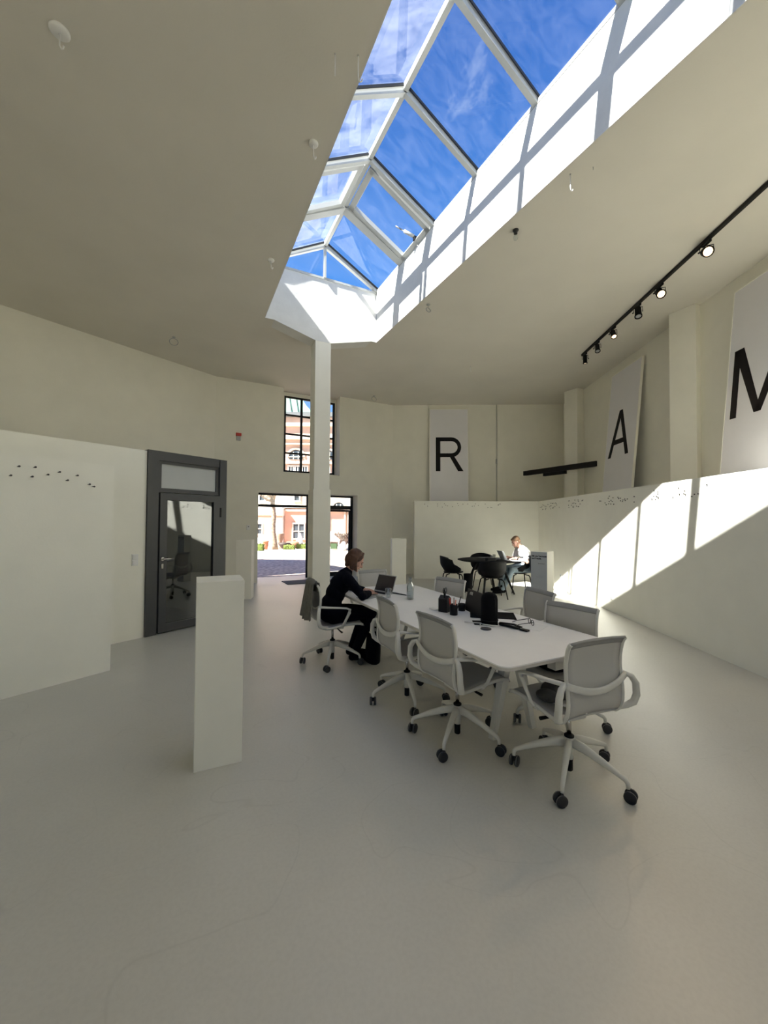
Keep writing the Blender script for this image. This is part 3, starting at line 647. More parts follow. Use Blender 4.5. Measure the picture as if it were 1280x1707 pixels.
for yy in (-1.0, 1.22):
    MB().box((0, yy, TZ-.045), (.95, .06, .034)).build('crossbar', CH_WHITE, tb)
    for sx in (-1, 1):
        MB().sweep([(sx*.03, yy, TZ-.06), (sx*.19 + (0.02 if sx > 0 else 0), yy, 0)], [(.06, .075), (.042, .042)], up=Vector((0, 1, 0)), n=4, smooth=False).build('leg', CH_WHITE, tb)
MB().box((.06, -1.36, TZ-.085), (.10, .07, .115), bev=.004).build('cable_box', CH_WHITE, tb)

# ------------------------------------------------------------------ task chairs
def prof(u):
    P = [(.305, .430), (.285, .448), (.22, .458), (.12, .455), (.02, .442), (-.07, .428), (-.135, .428), (-.175, .452), (-.197, .50), (-.203, .56), (-.197, .63), (-.187, .70), (-.185, .77), (-.196, .84), (-.21, .885), (-.228, .905)]
    x = u*(len(P)-1); i = min(int(x), len(P)-2); f = x-i
    def cr(k):
        g = lambda j: P[max(0, min(len(P)-1, j))][k]
        p0, p1, p2, p3 = g(i-1), g(i), g(i+1), g(i+2)
        return .5*(2*p1+(p2-p0)*f+(2*p0-5*p1+4*p2-p3)*f*f+(3*p1-p0-3*p2+p3)*f**3)
    return cr(0), cr(1)
def task_chair(phase):
    root = empty('task_chair')
    def sheet(u0_, u1_, hw):
        def f(i, j):
            u = u0_+(u1_-u0_)*i; y, z = prof(u); x = (j*2-1)
            y2, z2 = prof(min(1, u+.01)); d = Vector((0, y2-y, z2-z)).normalized() if u < .99 else Vector((0, -.5, .8)).normalized(); n = Vector((0, -d.z, d.y))
            w_ = hw(u); return Vector((x*w_, y, z)) + n*(-.012)*(1-x*x)*-1*(-1 if u > .5 else -1)
        return f
    hw = lambda u: .215 if u > .45 else .225
    MB().grid(sheet(0, .47, hw), 18, 8).build('seat', SEATF, root, solid=.007)
    MB().grid(sheet(.47, .93, hw), 18, 8).build('backrest', SLING, root, solid=.005)
    MB().grid(sheet(.905, 1.0, lambda u: .222), 6, 8).build('top_band', BAND, root, solid=.014)
    for s in (-1, 1):
        pts = [Vector((s*.222, *prof(.05+.93*k/22))) for k in range(23)]
        MB().sweep(pts, [(.026, .02)]*23, up=Vector((1, 0, 0)), n=8).build('side_frame', CH_WHITE, root)
        arm = [(s*.238, -.195, .668), (s*.262, -.165, .672), (s*.278, -.10, .668), (s*.282, .0, .660), (s*.280, .09, .648), (s*.276, .128, .632), (s*.270, .125, .600), (s*.258, .095, .53), (s*.247, .065, .465), (s*.235, .05, .445)]
        sz = [(.03, .026), (.036, .024), (.04, .02), (.042, .018), (.042, .018), (.036, .024), (.034, .026), (.032, .024), (.03, .022), (.026, .02)]
        MB().sweep(arm, sz, up=Vector((0, .3, 1)), n=10, pw=.6).build('armrest', CH_WHITE, root)
    MB().sweep([(x, -.205-.022*(1-(x/.245)**2), .668-.058*(1-(x/.245)**2)) for x in [-.245+.49*k/12 for k in range(13)]], [(.018, .042)]*13, n=8, pw=.6).build('crossbar', CH_WHITE, root)
    half = [(.245, -.2, .672), (.285, -.214, .655), (.312, -.224, .61), (.318, -.224, .54), (.310, -.21, .49), (.285, -.185, .465), (.20, -.125, .435), (.09, -.05, .398), (0, -.02, .385)]
    hs = [(.026, .03), (.028, .036), (.028, .04), (.028, .042), (.03, .042), (.032, .042), (.036, .045), (.045, .05), (.06, .055)]
    MB().sweep(half + [(-x, y, z) for x, y, z in half[-2::-1]], hs + hs[-2::-1], up=Vector((0, -1, .25)), n=10, pw=.6).build('yoke', CH_WHITE, root)
    MB().box((0, .02, .395), (.13, .20, .05), bev=.012).build('mechanism', CH_WHITE, root)
    MB().bar((-.215, .06, .425), (.215, .06, .425), .03, .02).build('seat_rail', CH_WHITE, root)
    MB().sweep([(.06, .04, .385), (.15, .05, .375), (.20, .06, .37)], [(.012, .012), (.02, .016), (.026, .02)], n=8).build('lever', CH_DARK, root)
    MB().sweep([(-.06, .0, .385), (-.15, .02, .375), (-.21, .03, .372)], [(.012, .012), (.022, .018), (.028, .022)], n=8).build('lever', CH_DARK, root)
    MB().lathe([(.014, .24), (.014, .385)], n=14).build('gas_lift', CHROME, root)
    MB().lathe([(.030, .236), (.030, .246), (.018, .254)], n=16).build('collar', CH_DARK, root)
    MB().lathe([(.026, .10), (.028, .16), (.036, .20), (.036, .236)], n=16).build('hub', CH_WHITE, root)
    MB().lathe([(.019, .025), (.022, .03), (.022, .10)], n=14).build('cylinder_end', CH_DARK, root)
    for k in range(5):
        a = R(phase+72*k); c_, s_ = math.cos(a), math.sin(a); q = lambda r, z: (r*c_, r*s_, z)
        MB().sweep([q(.02, .205), q(.09, .196), q(.20, .162), q(.29, .128), q(.325, .114), q(.336, .100), q(.338, .072)], [(.04, .062), (.04, .055), (.034, .040), (.027, .028), (.025, .025), (.022, .024), (.02, .02)], n=8, pw=.7).build('base_leg', CH_WHITE, root)
        ca = a + R(35+61*k); e_ = Vector((math.cos(ca), math.sin(ca), 0)); ct = Vector(q(.338, .034)); f_ = Vector((-e_.y, e_.x, 0)); ct = ct + f_*.012
        cs = MB()
        for s in (-1, 1):
            M = Matrix.Translation(ct + e_*s*.012) @ (e_*s).to_track_quat('Z', 'Y').to_matrix().to_4x4()
            cs.lathe([(.010, -.004), (.031, -.003), (.034, .002), (.034, .012), (.030, .016), (.012, .013)], M=M, n=16)
        cs.sweep([ct + Vector((0, 0, .0)) - f_*.0, Vector(q(.338, .075))], [(.014, .02)]*2, up=e_, n=6)
        co = cs.build('caster', RUBBER, root)
        rm = MB()
        for s in (-1, 1):
            M = Matrix.Translation(ct + e_*s*.013) @ (e_*s).to_track_quat('Z', 'Y').to_matrix().to_4x4(); rm.lathe([(.0345, .004), (.0345, .009)], M=M, n=16, cap=False)
        rm.build('rim', RIM, co)
    return root
chairs = []
for (x, y, face, ph, lab) in (
    (1.54, 4.42, -6, 27, 'grey mesh task chair under the woman, draped with a coat'),
    (1.832, 3.21, -5, 36, 'empty grey mesh task chair on the near long side, next to the woman'),
    (1.850, 2.48, 1, 2, 'empty grey mesh task chair on the near long side by the table corner'),
    (2.224, 1.808, 86, -3, 'grey mesh task chair at the near table end with a dark bag on its seat'),
    (2.72, 2.32, 190, 16, 'grey mesh task chair on the far long side nearest the camera'),
    (3.07, 3.05, 170, 40, 'grey mesh task chair turned away beyond the table, in front of the sign pedestal'),
    (2.71, 4.00, 196, 60, 'pale mesh task chair on the far long side behind the pen holders'),
    (2.40, 4.99, 272, 10, 'pale mesh task chair at the far table end behind the laptop')):
    c_ = task_chair(ph - (face-90)); c_.location = (x, y, 0); c_.rotation_euler = (0, 0, R(face-90)); tag(c_, lab, 'chair', 'task chairs around the long table'); chairs.append(c_)

# ------------------------------------------------------------------ cloths and things around the chairs
def drape(name, root_loc, rz, m, label, cat, w_=.46, front=.12, back=.36, top=.925, y0=-.235, thick=.010, wav=.016, sag=.03, seed=1):
    """cloth hung over a chair back; local +y = chair facing"""
    rn = random.Random(seed); ph = rn.random()*6
    def f(i, j):
        x = (j-.5)*w_; L = front+back+.04; s = i*L
        wv = wav*(math.sin(j*17+ph)+.6*math.sin(j*31+ph*2))
        if s < front: y, z, a = y0+.035, top-(front-s), (front-s)/front
        elif s < front+.04: t_ = (s-front)/.04; y, z, a = y0+.035-.07*t_, top+.018*math.sin(math.pi*t_), 0
        else: q_ = (s-front-.04); a = q_/back; y, z = y0-.035-.05*a, top-q_
        flare = 1+.22*a*(1 if s > front else .3)
        return Vector((x*flare + sag*a*math.sin(j*5+ph), y + wv*(.25+a)*(-1 if s > front else 1)*.9, z - .02*math.sin(j*3+ph)*a))
    o = MB().grid(f, 26, 34).build(name, m, solid=thick); o.location = root_loc; o.rotation_euler = (0, 0, rz); return tag(o, label, cat)
drape('coat', (1.54, 4.42, 0), R(-96), COATM, 'grey-brown wool coat hung over the back of the woman\'s chair', 'coat', w_=.40, back=.40, front=.10, top=.915, y0=-.228)

o = empty('shoulder_bag', (1.97, 4.25, 0), R(-15), 'black bag on the floor under the table beside the woman\'s feet', 'bag')
def bagf(i, j):
    a = 2*math.pi*i; z = .30*j; k_ = 1-.35*j**3; wob = 1+.06*math.sin(3*a+4*j)
    return Vector((.085*math.cos(a)*k_*wob, .15*math.sin(a)*(1-.15*j*j)*wob, z + .03*math.cos(2*a)*j))
MB().grid(bagf, 22, 12).build('body', FELT, o, solid=.006)
MB().tube([(0, -.11, .27), (.03, -.10, .36), (.05, 0, .37), (.03, .09, .35), (0, .12, .27)], .011, 8).build('strap', FELT, o)
o = MB().ball(None, (.14, .105, .045), Matrix.Translation((0, 0, .045)), 18).ball(None, (.07, .08, .035), Matrix.Translation((-.12, .03, .04)), 12).tube([(-.1, -.05, .05), (-.16, -.06, .06), (-.2, 0, .04), (-.17, .06, .03)], .010, 6).build('cloth_bag', GREENBAG, loc=(2.21, 1.88, .462)); o.rotation_euler = (0, 0, .5)
tag(o, 'crumpled dark olive bag on the seat of the front chair', 'bag')
o = MB().box((0, 0, .002), (.21, .28, .004)).build('sheet_of_paper', PAPER, loc=(2.22, 1.80, .460)); o.rotation_euler = (0, 0, .3); tag(o, 'white sheet under the olive bag on the front chair', 'paper')
o = MB().ball(None, (.10, .13, .04), Matrix.Translation((0, 0, .04)), 16).ball(None, (.06, .07, .04), Matrix.Translation((.06, .1, .035)), 12).build('black_pouch', FELT, loc=(2.56, 2.24, .462)); tag(o, 'black pouch on the far side chair seat under the table', 'bag')

# ------------------------------------------------------------------ people
def hand(chains, wrist, d, s, curl=.35, sc_=1.0):
    """d = forward, s = towards the thumb"""
    d = Vector(d).normalized(); s = Vector(s).normalized(); u = s.cross(d) if s.cross(d).z > 0 else d.cross(s); w0 = Vector(wrist)
    for k, (off, L) in enumerate(((.030, .070), (.010, .078), (-.010, .073), (-.029, .058))):
        b = w0 + d*.080 + s*off; d1 = (d + s*off*2.2 - u*curl*.6).normalized(); d2 = (d + s*off*2.2 - u*curl*1.9).normalized()
        chains.append([(w0 + d*.02 + s*off*.6, .013), (b, .0095), (b+d1*L*.5, .0085), (b+d1*L*.5+d2*L*.5, .0070)])
    chains.append([(w0+d*.015+s*.018, .014), (w0+d*.045+s*.045-u*.01, .0105), (w0+d*.085+s*.052-u*.022, .0085)])
    chains.append([(w0, .022), (w0+d*.045, .019), (w0+d*.07, .017)])
def organic(name, m, parent, chains, balls, voxel=.006, smooth=6):
    b = MB()
    for ch in chains:
        b.sweep([p for p, r in ch], [(2*r, 2*r) for p, r in ch], up=Vector((.13, .31, .94)), n=12)
        for p, r in ch: b.ball(Vector(p), r, seg=12)
    for bl in balls:
        c, r = bl[0], bl[1]; M = bl[2] if len(bl) > 2 else Matrix.Translation(c)
        b.ball(c, r, M, 24)
    o = b.build(name, m, parent)
    md = o.modifiers.new('r', 'REMESH'); md.mode = 'VOXEL'; md.voxel_size = voxel; md.use_smooth_shade = True
    sm = o.modifiers.new('s', 'SMOOTH'); sm.factor = .5; sm.iterations = smooth
    dg = bpy.context.evaluated_depsgraph_get(); me = bpy.data.meshes.new_from_object(o.evaluated_get(dg)); old = o.data
    o.modifiers.clear(); o.data = me; bpy.data.meshes.remove(old)
    for p in me.polygons: p.use_smooth = True
    return o
def head_geo(c, pitch, yaw=0):
    """returns (frame function, balls, chains) of a bare head centred at c"""
    E_ = Euler((0, pitch, yaw)).to_matrix(); f, l, u = E_ @ Vector((1, 0, 0)), E_ @ Vector((0, 1, 0)), E_ @ Vector((0, 0, 1)); c = Vector(c)
    Mx = lambda a, b, d: Matrix.Translation(c + f*a + l*b + u*d) @ E_.to_4x4()
    P = lambda a, b, d: c + f*a + l*b + u*d
    balls = [(None, (.094, .074, .088), Mx(-.012, 0, .028)), (None, (.060, .058, .080), Mx(.028, 0, -.012)), (None, (.046, .048, .042), Mx(.038, 0, -.068)),
             (None, (.018, .022, .014), Mx(.080, 0, -.098)), (None, (.020, .050, .012), Mx(.074, 0, .022)), (None, (.016, .024, .011), Mx(.086, 0, -.060)),
             (None, (.014, .008, .026), Mx(-.002, .075, -.010)), (None, (.014, .008, .026), Mx(-.002, -.075, -.010)),
             (None, (.024, .020, .022), Mx(.050, .036, -.030)), (None, (.024, .020, .022), Mx(.050, -.036, -.030))]
    chains = [[(P(.084, 0, .010), .008), (P(.098, 0, -.012), .009), (P(.108, 0, -.030), .0125)], [(P(.092, .010, -.034), .008), (P(.092, -.010, -.034), .008)]]
    return P, Mx, balls, chains
def eyes(P, Mx, parent, browm):
    e_ = MB()
    for s in (-1, 1): e_.ball(None, (.010, .014, .007), Mx(.079, s*.030, .002), 10)
    e_.build('eyes', mat('eye_dark', (.05, .035, .03), .3), parent)
    b_ = MB()
    for s in (-1, 1): b_.sweep([P(.091, s*.014, .021), P(.089, s*.032, .026), P(.074, s*.048, .020)], [(.005, .006)]*3, n=6)
    b_.build('eyebrows', browm, parent)
    MB().sweep([P(.096, -.020, -.062), P(.104, 0, -.062), P(.096, .020, -.062)], [(.004, .006)]*3, n=6).build('lips', mat('lip', (.42, .16, .13), .5), parent)

# woman at the laptop ---------------------------------------------------
wm = empty('person', (1.54, 4.42, 0), R(-6), 'woman in black with auburn bob, seated and typing on a laptop', 'person')
V = Vector
ch, bl = [], []
P, Mx, hb, hc = head_geo((.268, 0, 1.142), R(34), R(-8)); bl += hb; ch += hc
torso = [(V((-.03, 0, .56)), (.125, .170, .105)), (V((-.015, 0, .66)), (.105, .140, .10)), (V((.03, 0, .77)), (.098, .135, .11)), (V((.085, 0, .87)), (.105, .152, .105)), (V((.125, 0, .945)), (.088, .160, .068))]
bl += torso
neck = [(V((.150, 0, .985)), .060), (V((.19, 0, 1.04)), .046), (V((.235, 0, 1.09)), .046)]
shR, elR, wrR = V((.135, -.165, .945)), V((.24, -.375, .79)), V((.385, -.16, .775))
shL, elL, wrL = V((.135, .165, .945)), V((.26, .33, .79)), V((.40, .09, .775))
hipR, knR, anR = V((-.01, -.085, .54)), V((.43, -.11, .535)), V((.24, -.10, .10)); hipL, knL, anL = V((-.01, .085, .54)), V((.44, .12, .53)), V((.26, .10, .10))
arm = lambda a, b, c, g=0: [(a, .052+g), (a.lerp(b, .5), .044+g), (b, .038+g), (b.lerp(c, .4), .037+g), (c, .026+g)]
leg = lambda a, b, c, g=0: [(a, .088+g), (a.lerp(b, .5), .072+g), (b, .054+g), (b.lerp(c, .35), .052+g), (c, .034+g)]
foot = lambda a, g=0, L=.17: [(a + V((-.035, 0, -.045)), .032+g), (a + V((.03, 0, -.045)), .036+g), (a + V((L*.75, 0, -.065)), .030+g), (a + V((L, 0, -.07)), .022+g)]
ch += [neck, arm(shR, elR, wrR), arm(shL, elL, wrL), leg(hipR, knR, anR), leg(hipL, knL, anL), foot(anR), foot(anL)]
hand(ch, wrR, (.75, .50, -.05), (-.5, .75, 0)); hand(ch, wrL, (.92, -.30, -.05), (-.3, -.92, 0))
organic('body', SKIN, wm, ch, bl, .0046, 5)
g = .012
swc = [arm(shR, elR, wrR.lerp(elR, .06), g), arm(shL, elL, wrL.lerp(elL, .06), g), [(V((.145, 0, .975)), .072), (V((.170, 0, 1.012)), .060)], [(shR, .062), (V((.13, 0, .985)), .066), (shL, .062)]]
organic('sweater', KNIT, wm, swc, [(c, tuple(x+g for x in r)) for c, r in torso], .008, 5)
organic('trousers', KNIT, wm, [leg(hipR, knR, anR + V((0, 0, .01)), g), leg(hipL, knL, anL + V((0, 0, .01)), g)], [(V((-.03, 0, .555)), (.140, .186, .105))], .009, 5)
for s_, a_ in (('r', anR), ('l', anL)): organic('shoe', FELT, wm, [[(p, r+.009) for p, r in foot(a_)]], [], .007, 3)
# bob hair: cap plus hanging locks
hch, hbl = [], [(None, (.100, .084, .095), Mx(-.026, 0, .036)), (None, (.080, .080, .09), Mx(-.05, 0, -.01)), (None, (.034, .052, .05), Mx(-.055, 0, -.075))]
for k in range(19):
    a = R(-98 + 196*k/18); rx, ry = .080, .078
    top_ = P(-.02 - rx*math.cos(a)*.55, ry*math.sin(a)*.6, .11); mid = P(-.025 - rx*math.cos(a), ry*1.02*math.sin(a), .02)
    low = mid + V((-.012, 0, -.075)) - P(0, 0, 0)*0; end = low + V((-.004 + .012*math.cos(k), .003*math.sin(a), -.062 - .012*math.sin(3.1*k)))
    if abs(a) > R(100): low = mid + V((.004, 0, -.06)); end = low + V((.006, -.008*math.sin(a), -.055))
    hch.append([(top_, .016), (mid, .018), (low, .018), (end, .010)])
for s in (-1, 1): hch.append([(P(.03, s*.03, .112), .014), (P(.035, s*.062, .07), .013), (P(.018, s*.078, .02), .012)])
organic('hair', HAIRW, wm, hch, hbl, .0045, 3)
eyes(P, Mx, wm, HAIRW)

# man at the round table -------------------------------------------------
mn = empty('person', (7.10, 6.90, 0), R(160), 'man in a white T-shirt and light jeans working at the round black table', 'person')
ch, bl = [], []
P, Mx, hb, hc = head_geo((.265, 0, 1.150), R(30), R(4)); bl += hb; ch += hc
torso = [(V((-.02, 0, .56)), (.130, .170, .10)), (V((-.02, 0, .66)), (.115, .155, .10)), (V((.01, 0, .77)), (.112, .165, .11)), (V((.065, 0, .88)), (.118, .18, .11)), (V((.11, 0, .965)), (.095, .19, .07))]
bl += torso
neck = [(V((.135, 0, 1.00)), .068), (V((.175, 0, 1.05)), .056), (V((.22, 0, 1.10)), .055)]
shR, elR, wrR = V((.125, -.195, .96)), V((.20, -.28, .715)), V((.40, -.14, .785))
shL, elL, wrL = V((.125, .195, .96)), V((.12, .28, .705)), V((.345, .185, .785))
hipR, knR, anR = V((0, -.09, .545)), V((.44, -.16, .52)), V((.56, -.18, .10)); hipL, knL, anL = V((0, .09, .545)), V((.43, .16, .52)), V((.66, .18, .10))
ch += [neck, arm(shR, elR, wrR, .004), arm(shL, elL, wrL, .004), leg(hipR, knR, anR, .004), leg(hipL, knL, anL, .004), foot(anR, .004, .19), foot(anL, .004, .19)]
hand(ch, wrR, (.85, .40, -.05), (-.4, .85, 0)); hand(ch, wrL, (.98, -.18, -.05), (-.18, -.98, 0))
organic('body', SKIN, mn, ch, bl, .0052, 5)
g = .013
slv = lambda a, b: [(a, .070), (a.lerp(b, .3), .066), (a.lerp(b, .62), .064)]
organic('t_shirt', TSHIRT, mn, [slv(shR, elR), slv(shL, elL), [(shR, .07), (V((.115, 0, 1.0)), .075), (shL, .07)]], [(c, tuple(x+g for x in r)) for c, r in torso], .008, 5)
organic('jeans', DENIM, mn, [[(p, r+.024) for p, r in leg(hipR, knR, anR)], [(p, r+.024) for p, r in leg(hipL, knL, anL)]], [(V((-.02, 0, .555)), (.148, .19, .11))], .010, 4)
for a_ in (anR, anL): organic('boot', FELT, mn, [[(p, r+.014) for p, r in foot(a_, 0, .20)] , [(a_ + V((0, 0, .05)), .046), (a_ + V((-.01, 0, -.03)), .046)]], [], .008, 3)
organic('hair', HAIRM, mn, [[(P(.062, s*.03, .088), .013), (P(.03, s*.06, .085), .016)] for s in (-1, 1)] + [[(P(.066, -.035, .082), .012), (P(.075, 0, .092), .013), (P(.066, .035, .082), .012)]], [(None, (.097, .080, .088), Mx(-.022, 0, .042)), (None, (.06, .078, .06), Mx(-.052, 0, -.012))], .005, 3)
organic('beard', HAIRM, mn, [[(P(.0, s*.066, -.035), .010), (P(.03, s*.052, -.078), .012), (P(.068, s*.02, -.100), .013)] for s in (-1, 1)], [(None, (.02, .026, .016), Mx(.078, 0, -.098))], .005, 3)
eyes(P, Mx, mn, HAIRM)
MB().sweep([wrL.lerp(elL, .10), wrL.lerp(elL, .20)], [(.072, .066)]*2, n=14).build('wristwatch', BLK, mn)

# ------------------------------------------------------------------ round table and black chairs
RC = Vector((6.22, 7.18, 0))
rt = empty('round_table', RC, R(10), 'round black table on splayed legs in front of the back wall', 'table')
MB().lathe([(.66, .722), (.70, .734), (.70, .742), (.001, .742)], n=56).build('tabletop', BLKM, rt)
MB().lathe([(.30, .68), (.30, .722)], n=32).build('under_frame', BLKM, rt)
for k in range(4):
    a = R(-62+90*k); MB().sweep([(.26*math.cos(a), .26*math.sin(a), .72), (.56*math.cos(a), .56*math.sin(a), 0)], [(.062, .062), (.036, .036)], n=10).build('leg', BLKM, rt)
def shell_chair():
    """tub armchair, local +y = facing"""
    root = empty('tub_chair')
    def f(i, j):
        a = R(-118 + 236*i); s = abs(math.sin(a)); back = .5-.5*math.cos(math.pi - abs(a))     # 0 front .. 1 back
        back = (1+math.cos(a))/2
        topz = .64 + .17*back**1.2 if abs(a) < R(80) else .64 - .10*((abs(a)-R(80))/R(38))**1.4 + .0
        topz = max(topz, .52) if abs(a) >= R(80) else topz + .0
        rx, ry = .285 - .015*back, .26 + .03*back
        r = .42 + .58*math.sin(min(1, j*1.25)*math.pi/2) if j < .8 else 1.0
        jj = j; z = .425 + (topz-.425)*max(0, (jj-.22)/.78)**1.25
        k = min(1, .30 + jj*1.05) if jj < .66 else 1.0 + .05*(jj-.66)/.34
        return Vector((math.sin(a)*rx*k, -math.cos(a)*ry*k + .01, z))
    MB().grid(f, 34, 14).build('shell', CH_DARK, root, solid=.014)
    MB().lathe([(.001, .418), (.17, .42), (.225, .438), (.225, .452), (.17, .446), (.001, .440)], n=28, M=Matrix.Translation((0, .015, 0)), cap=False).build('seat', CH_DARK, root)
    for sx in (-1, 1):
        for sy in (-1, 1):
            MB().sweep([(sx*.09, sy*.09, .405), (sx*.175, sy*.165, .395), (sx*.20, sy*.185, .36), (sx*.265, sy*.235, 0)], [.024, .026, .026, .020], n=8).build('leg', CH_DARK, root)
    return root
pc = None
for x, y, face, lab in ((6.95, 6.99, 152, 'black tub chair the man sits on, a black jacket over its back'), (5.86, 6.66, 63, 'black tub chair at the round table with its back to the viewer'),
                        (5.60, 7.70, -26, 'black tub chair at the left of the round table, seen from the side'), (6.66, 7.92, 238, 'black tub chair on the far side of the round table')):
    k_ = shell_chair() if pc is None else copy_tree(pc)
    pc = pc or k_
    k_.location = (x, y, 0); k_.rotation_euler = (0, 0, R(face-90)); tag(k_, lab, 'chair', 'black tub chairs around the round table')
drape('jacket', (6.95, 6.99, 0), R(17), FELT, 'black jacket hanging over the back of the man\'s chair', 'jacket', w_=.34, front=.10, back=.50, top=.83, y0=-.30, wav=.02, seed=4)
bn = empty('waste_bin', (5.89, 7.50, 0), 0, 'black waste bin on the floor beside the round table', 'bin')
MB().lathe([(.085, 0), (.10, .40), (.104, .40), (.104, .385), (.108, .385), (.092, -.0)], n=24, cap=False).build('body', BLKM, bn); MB().lathe([(.001, .02), (.085, .02)], n=24, cap=False).build('liner', FELT, bn)
def at(px, dep, z):      # a point in room metres from camera-aligned lateral/depth measures
    return Vector((dep*math.sin(YAW)+px*math.cos(YAW), dep*math.cos(YAW)-px*math.sin(YAW), z))
def laptop(loc, rz, label, open_deg=112, w_=.30, d_=.21, body=GREYP, lid=BLK, scr=None):
    r = empty('laptop', loc, rz, label, 'laptop')      # local -y = user side, hinge at +y
    MB().box((0, 0, .007), (w_, d_, .013), bev=.003).build('keyboard_base', body, r)
    kb = MB()
    for i in range(5):
        for j in range(13): kb.box((-w_*.44+j*w_*.0733, d_*.32-i*.019, .0145), (w_*.062, .015, .003))
    kb = kb.build('keys', BLK, r); kb['kind'] = 'stuff'
    MB().box((0, -d_*.28, .0138), (.10, .06, .001)).build('trackpad', GREYP, r)
    M = Matrix.Translation((0, d_/2, .012)) @ Matrix.Rotation(R(90-open_deg+180-90), 4, 'X')
    q = Matrix.Translation((0, d_/2, .012)) @ Matrix.Rotation(-R(open_deg-90), 4, 'X')
    L = MB(); L.box((0, 0, d_/2), (w_, .006, d_), bev=.002); L.bm.transform(q); L.build('screen_lid', body if scr is None else lid, r)
    S = MB(); S.box((0, -.0035, d_/2), (w_*.95, .001, d_*.90)); S.bm.transform(q); S.build('display', scr or mat('display_dark', (.035, .025, .028), .25), r)
    return r
laptop((2.055, 4.33, .7405), R(-71), 'open silver laptop the woman is typing on', 112, .30, .21)
laptop((6.62, 6.98, .7425), R(76), 'open laptop in front of the man on the round table', 118, .32, .22, GREYP, GREYP)
o = MB().box((0, 0, .035), (.20, .13, .07), bev=.01).build('black_case', BLK, loc=(6.05, 6.92, .7425)); o.rotation_euler = (0, 0, R(-20)); tag(o, 'black case lying on the round table', 'case')
o = MB().box((0, 0, .004), (.21, .297, .006), bev=.001).build('notebook', PAPER, loc=(6.62, 6.68, .7425)); o.rotation_euler = (0, 0, R(60)); tag(o, 'white notebook under the man\'s forearms', 'notebook')
o = MB().lathe([(.03, 0), (.036, .10), (.034, .10), (.028, .005), (.001, .005)], n=20, cap=False).build('drinking_glass', GL_CLEAR, loc=(6.50, 7.32, .7425)); tag(o, 'clear glass behind the laptop on the round table', 'glass')

# ------------------------------------------------------------------ things on the long table
T = .7405
b = empty('water_bottle', (2.25, 3.88, T), 0, 'clear glass carafe half filled with water on the long table', 'bottle')
MB().lathe([(.001, .001), (.036, .001), (.040, .010), (.040, .135), (.036, .155), (.021, .185), (.019, .20), (.0225, .215), (.0225, .238), (.020, .238), (.018, .20), (.020, .186), (.034, .153), (.037, .135), (.037, .012), (.001, .008)], n=28, cap=False).build('glass_body', GL_CLEAR, b)
MB().lathe([(.001, .010), (.0362, .012), (.0362, .085), (.001, .085)], n=28, cap=False).build('water', glass('water', (.95, .97, .98), 1.33, 0), b)
o = MB().lathe([(.001, 0), (.030, 0), (.036, .105), (.034, .105), (.028, .008), (.001, .008)], n=24, cap=False).build('drinking_glass', GL_CLEAR, loc=(2.07, 4.06, T)); tag(o, 'clear drinking glass next to the woman\'s laptop', 'glass')
o = MB().sweep([(-.13, .06, .006), (-.02, .01, .008), (.12, -.07, .005), (.17, -.085, .003)], [(.03, .010), (.034, .014), (.022, .008), (.006, .004)], n=8).build('cable_adapter', BLK, loc=(2.27, 4.22, T)); o.rotation_euler = (0, 0, R(-38)); tag(o, 'thin black adapter cable lying behind the glass', 'cable')
o = MB().box((0, 0, .003), (.21, .15, .005), bev=.001).build('tablet', GREYP, loc=(1.86, 4.16, T)); o.rotation_euler = (0, 0, R(20)); tag(o, 'flat grey tablet at the woman\'s elbow', 'tablet')
# organiser
og = empty('pen_organiser', (2.25, 3.22, T), R(28), 'black angular pen organiser holding scissors', 'pen holder')
MB().prism([(-.045, 0), (.045, 0), (.045, .125), (0, .155), (-.045, .125)], -.045, .045, Matrix.Rotation(R(90), 4, 'X')).build('holder', BLK, og)
sc1 = MB()
for s in (-1, 1): sc1.tube([Vector((s*.020+.018*math.cos(a), .0, .20+.024*math.sin(a))) for a in [2*math.pi*k/14 for k in range(14)]], .0035, 6, closed=True)
sc1.sweep([(0, 0, .176), (0, 0, .12)], [(.012, .006)]*2, n=6)
sc1.build('scissors', BLK, og)
MB().sweep([(-.03, -.01, .12), (-.035, -.01, .215)], [(.016, .008), (.010, .006)], n=6).sweep([(.03, .01, .12), (.035, .012, .185)], [(.010, .010)]*2, n=6).build('marker', BLKM, og)
pcup = empty('pen_cup', (2.245, 3.07, T), 0, 'round black cup of pens in front of the organiser', 'pen holder')
MB().lathe([(.001, 0), (.036, 0), (.036, .098), (.033, .098), (.033, .006), (.001, .006)], n=24, cap=False).build('cup', BLK, pcup)
for (dx, dy, tx, ty, z, r, m, nm) in ((-.018, .012, -.012, .01, .150, .008, RED, 'red marker'), (-.004, -.016, .0, -.02, .142, .007, mat('pink_pen', (.75, .36, .30), .5), 'pink highlighter'), (.010, .012, .014, .018, .148, .007, mat('salmon_pen', (.72, .42, .34), .5), 'salmon highlighter'), (.02, -.006, .05, -.01, .165, .004, BLK, 'black pencil'), (.004, .0, .0, .0, .158, .006, GREYP, 'grey pen')):
    o = MB().tube([(dx, dy, .01), (dx+tx, dy+ty, z)], r, 8).build('pen', m, pcup); o['label'] = nm
o = MB().lathe([(.001, 0), (.034, 0), (.036, .068), (.033, .068), (.031, .006), (.001, .006)], n=24, cap=False).build('small_cup', BLK, loc=(2.42, 3.18, T)); tag(o, 'low empty black cup right of the pen cup', 'cup')
o = MB().box((0, 0, .006), (.05, .10, .012), bev=.003).build('cable_grommet', WHITEP, loc=(2.20, 3.33, T)); tag(o, 'small white cable cover beside the pen organiser', 'cable cover')
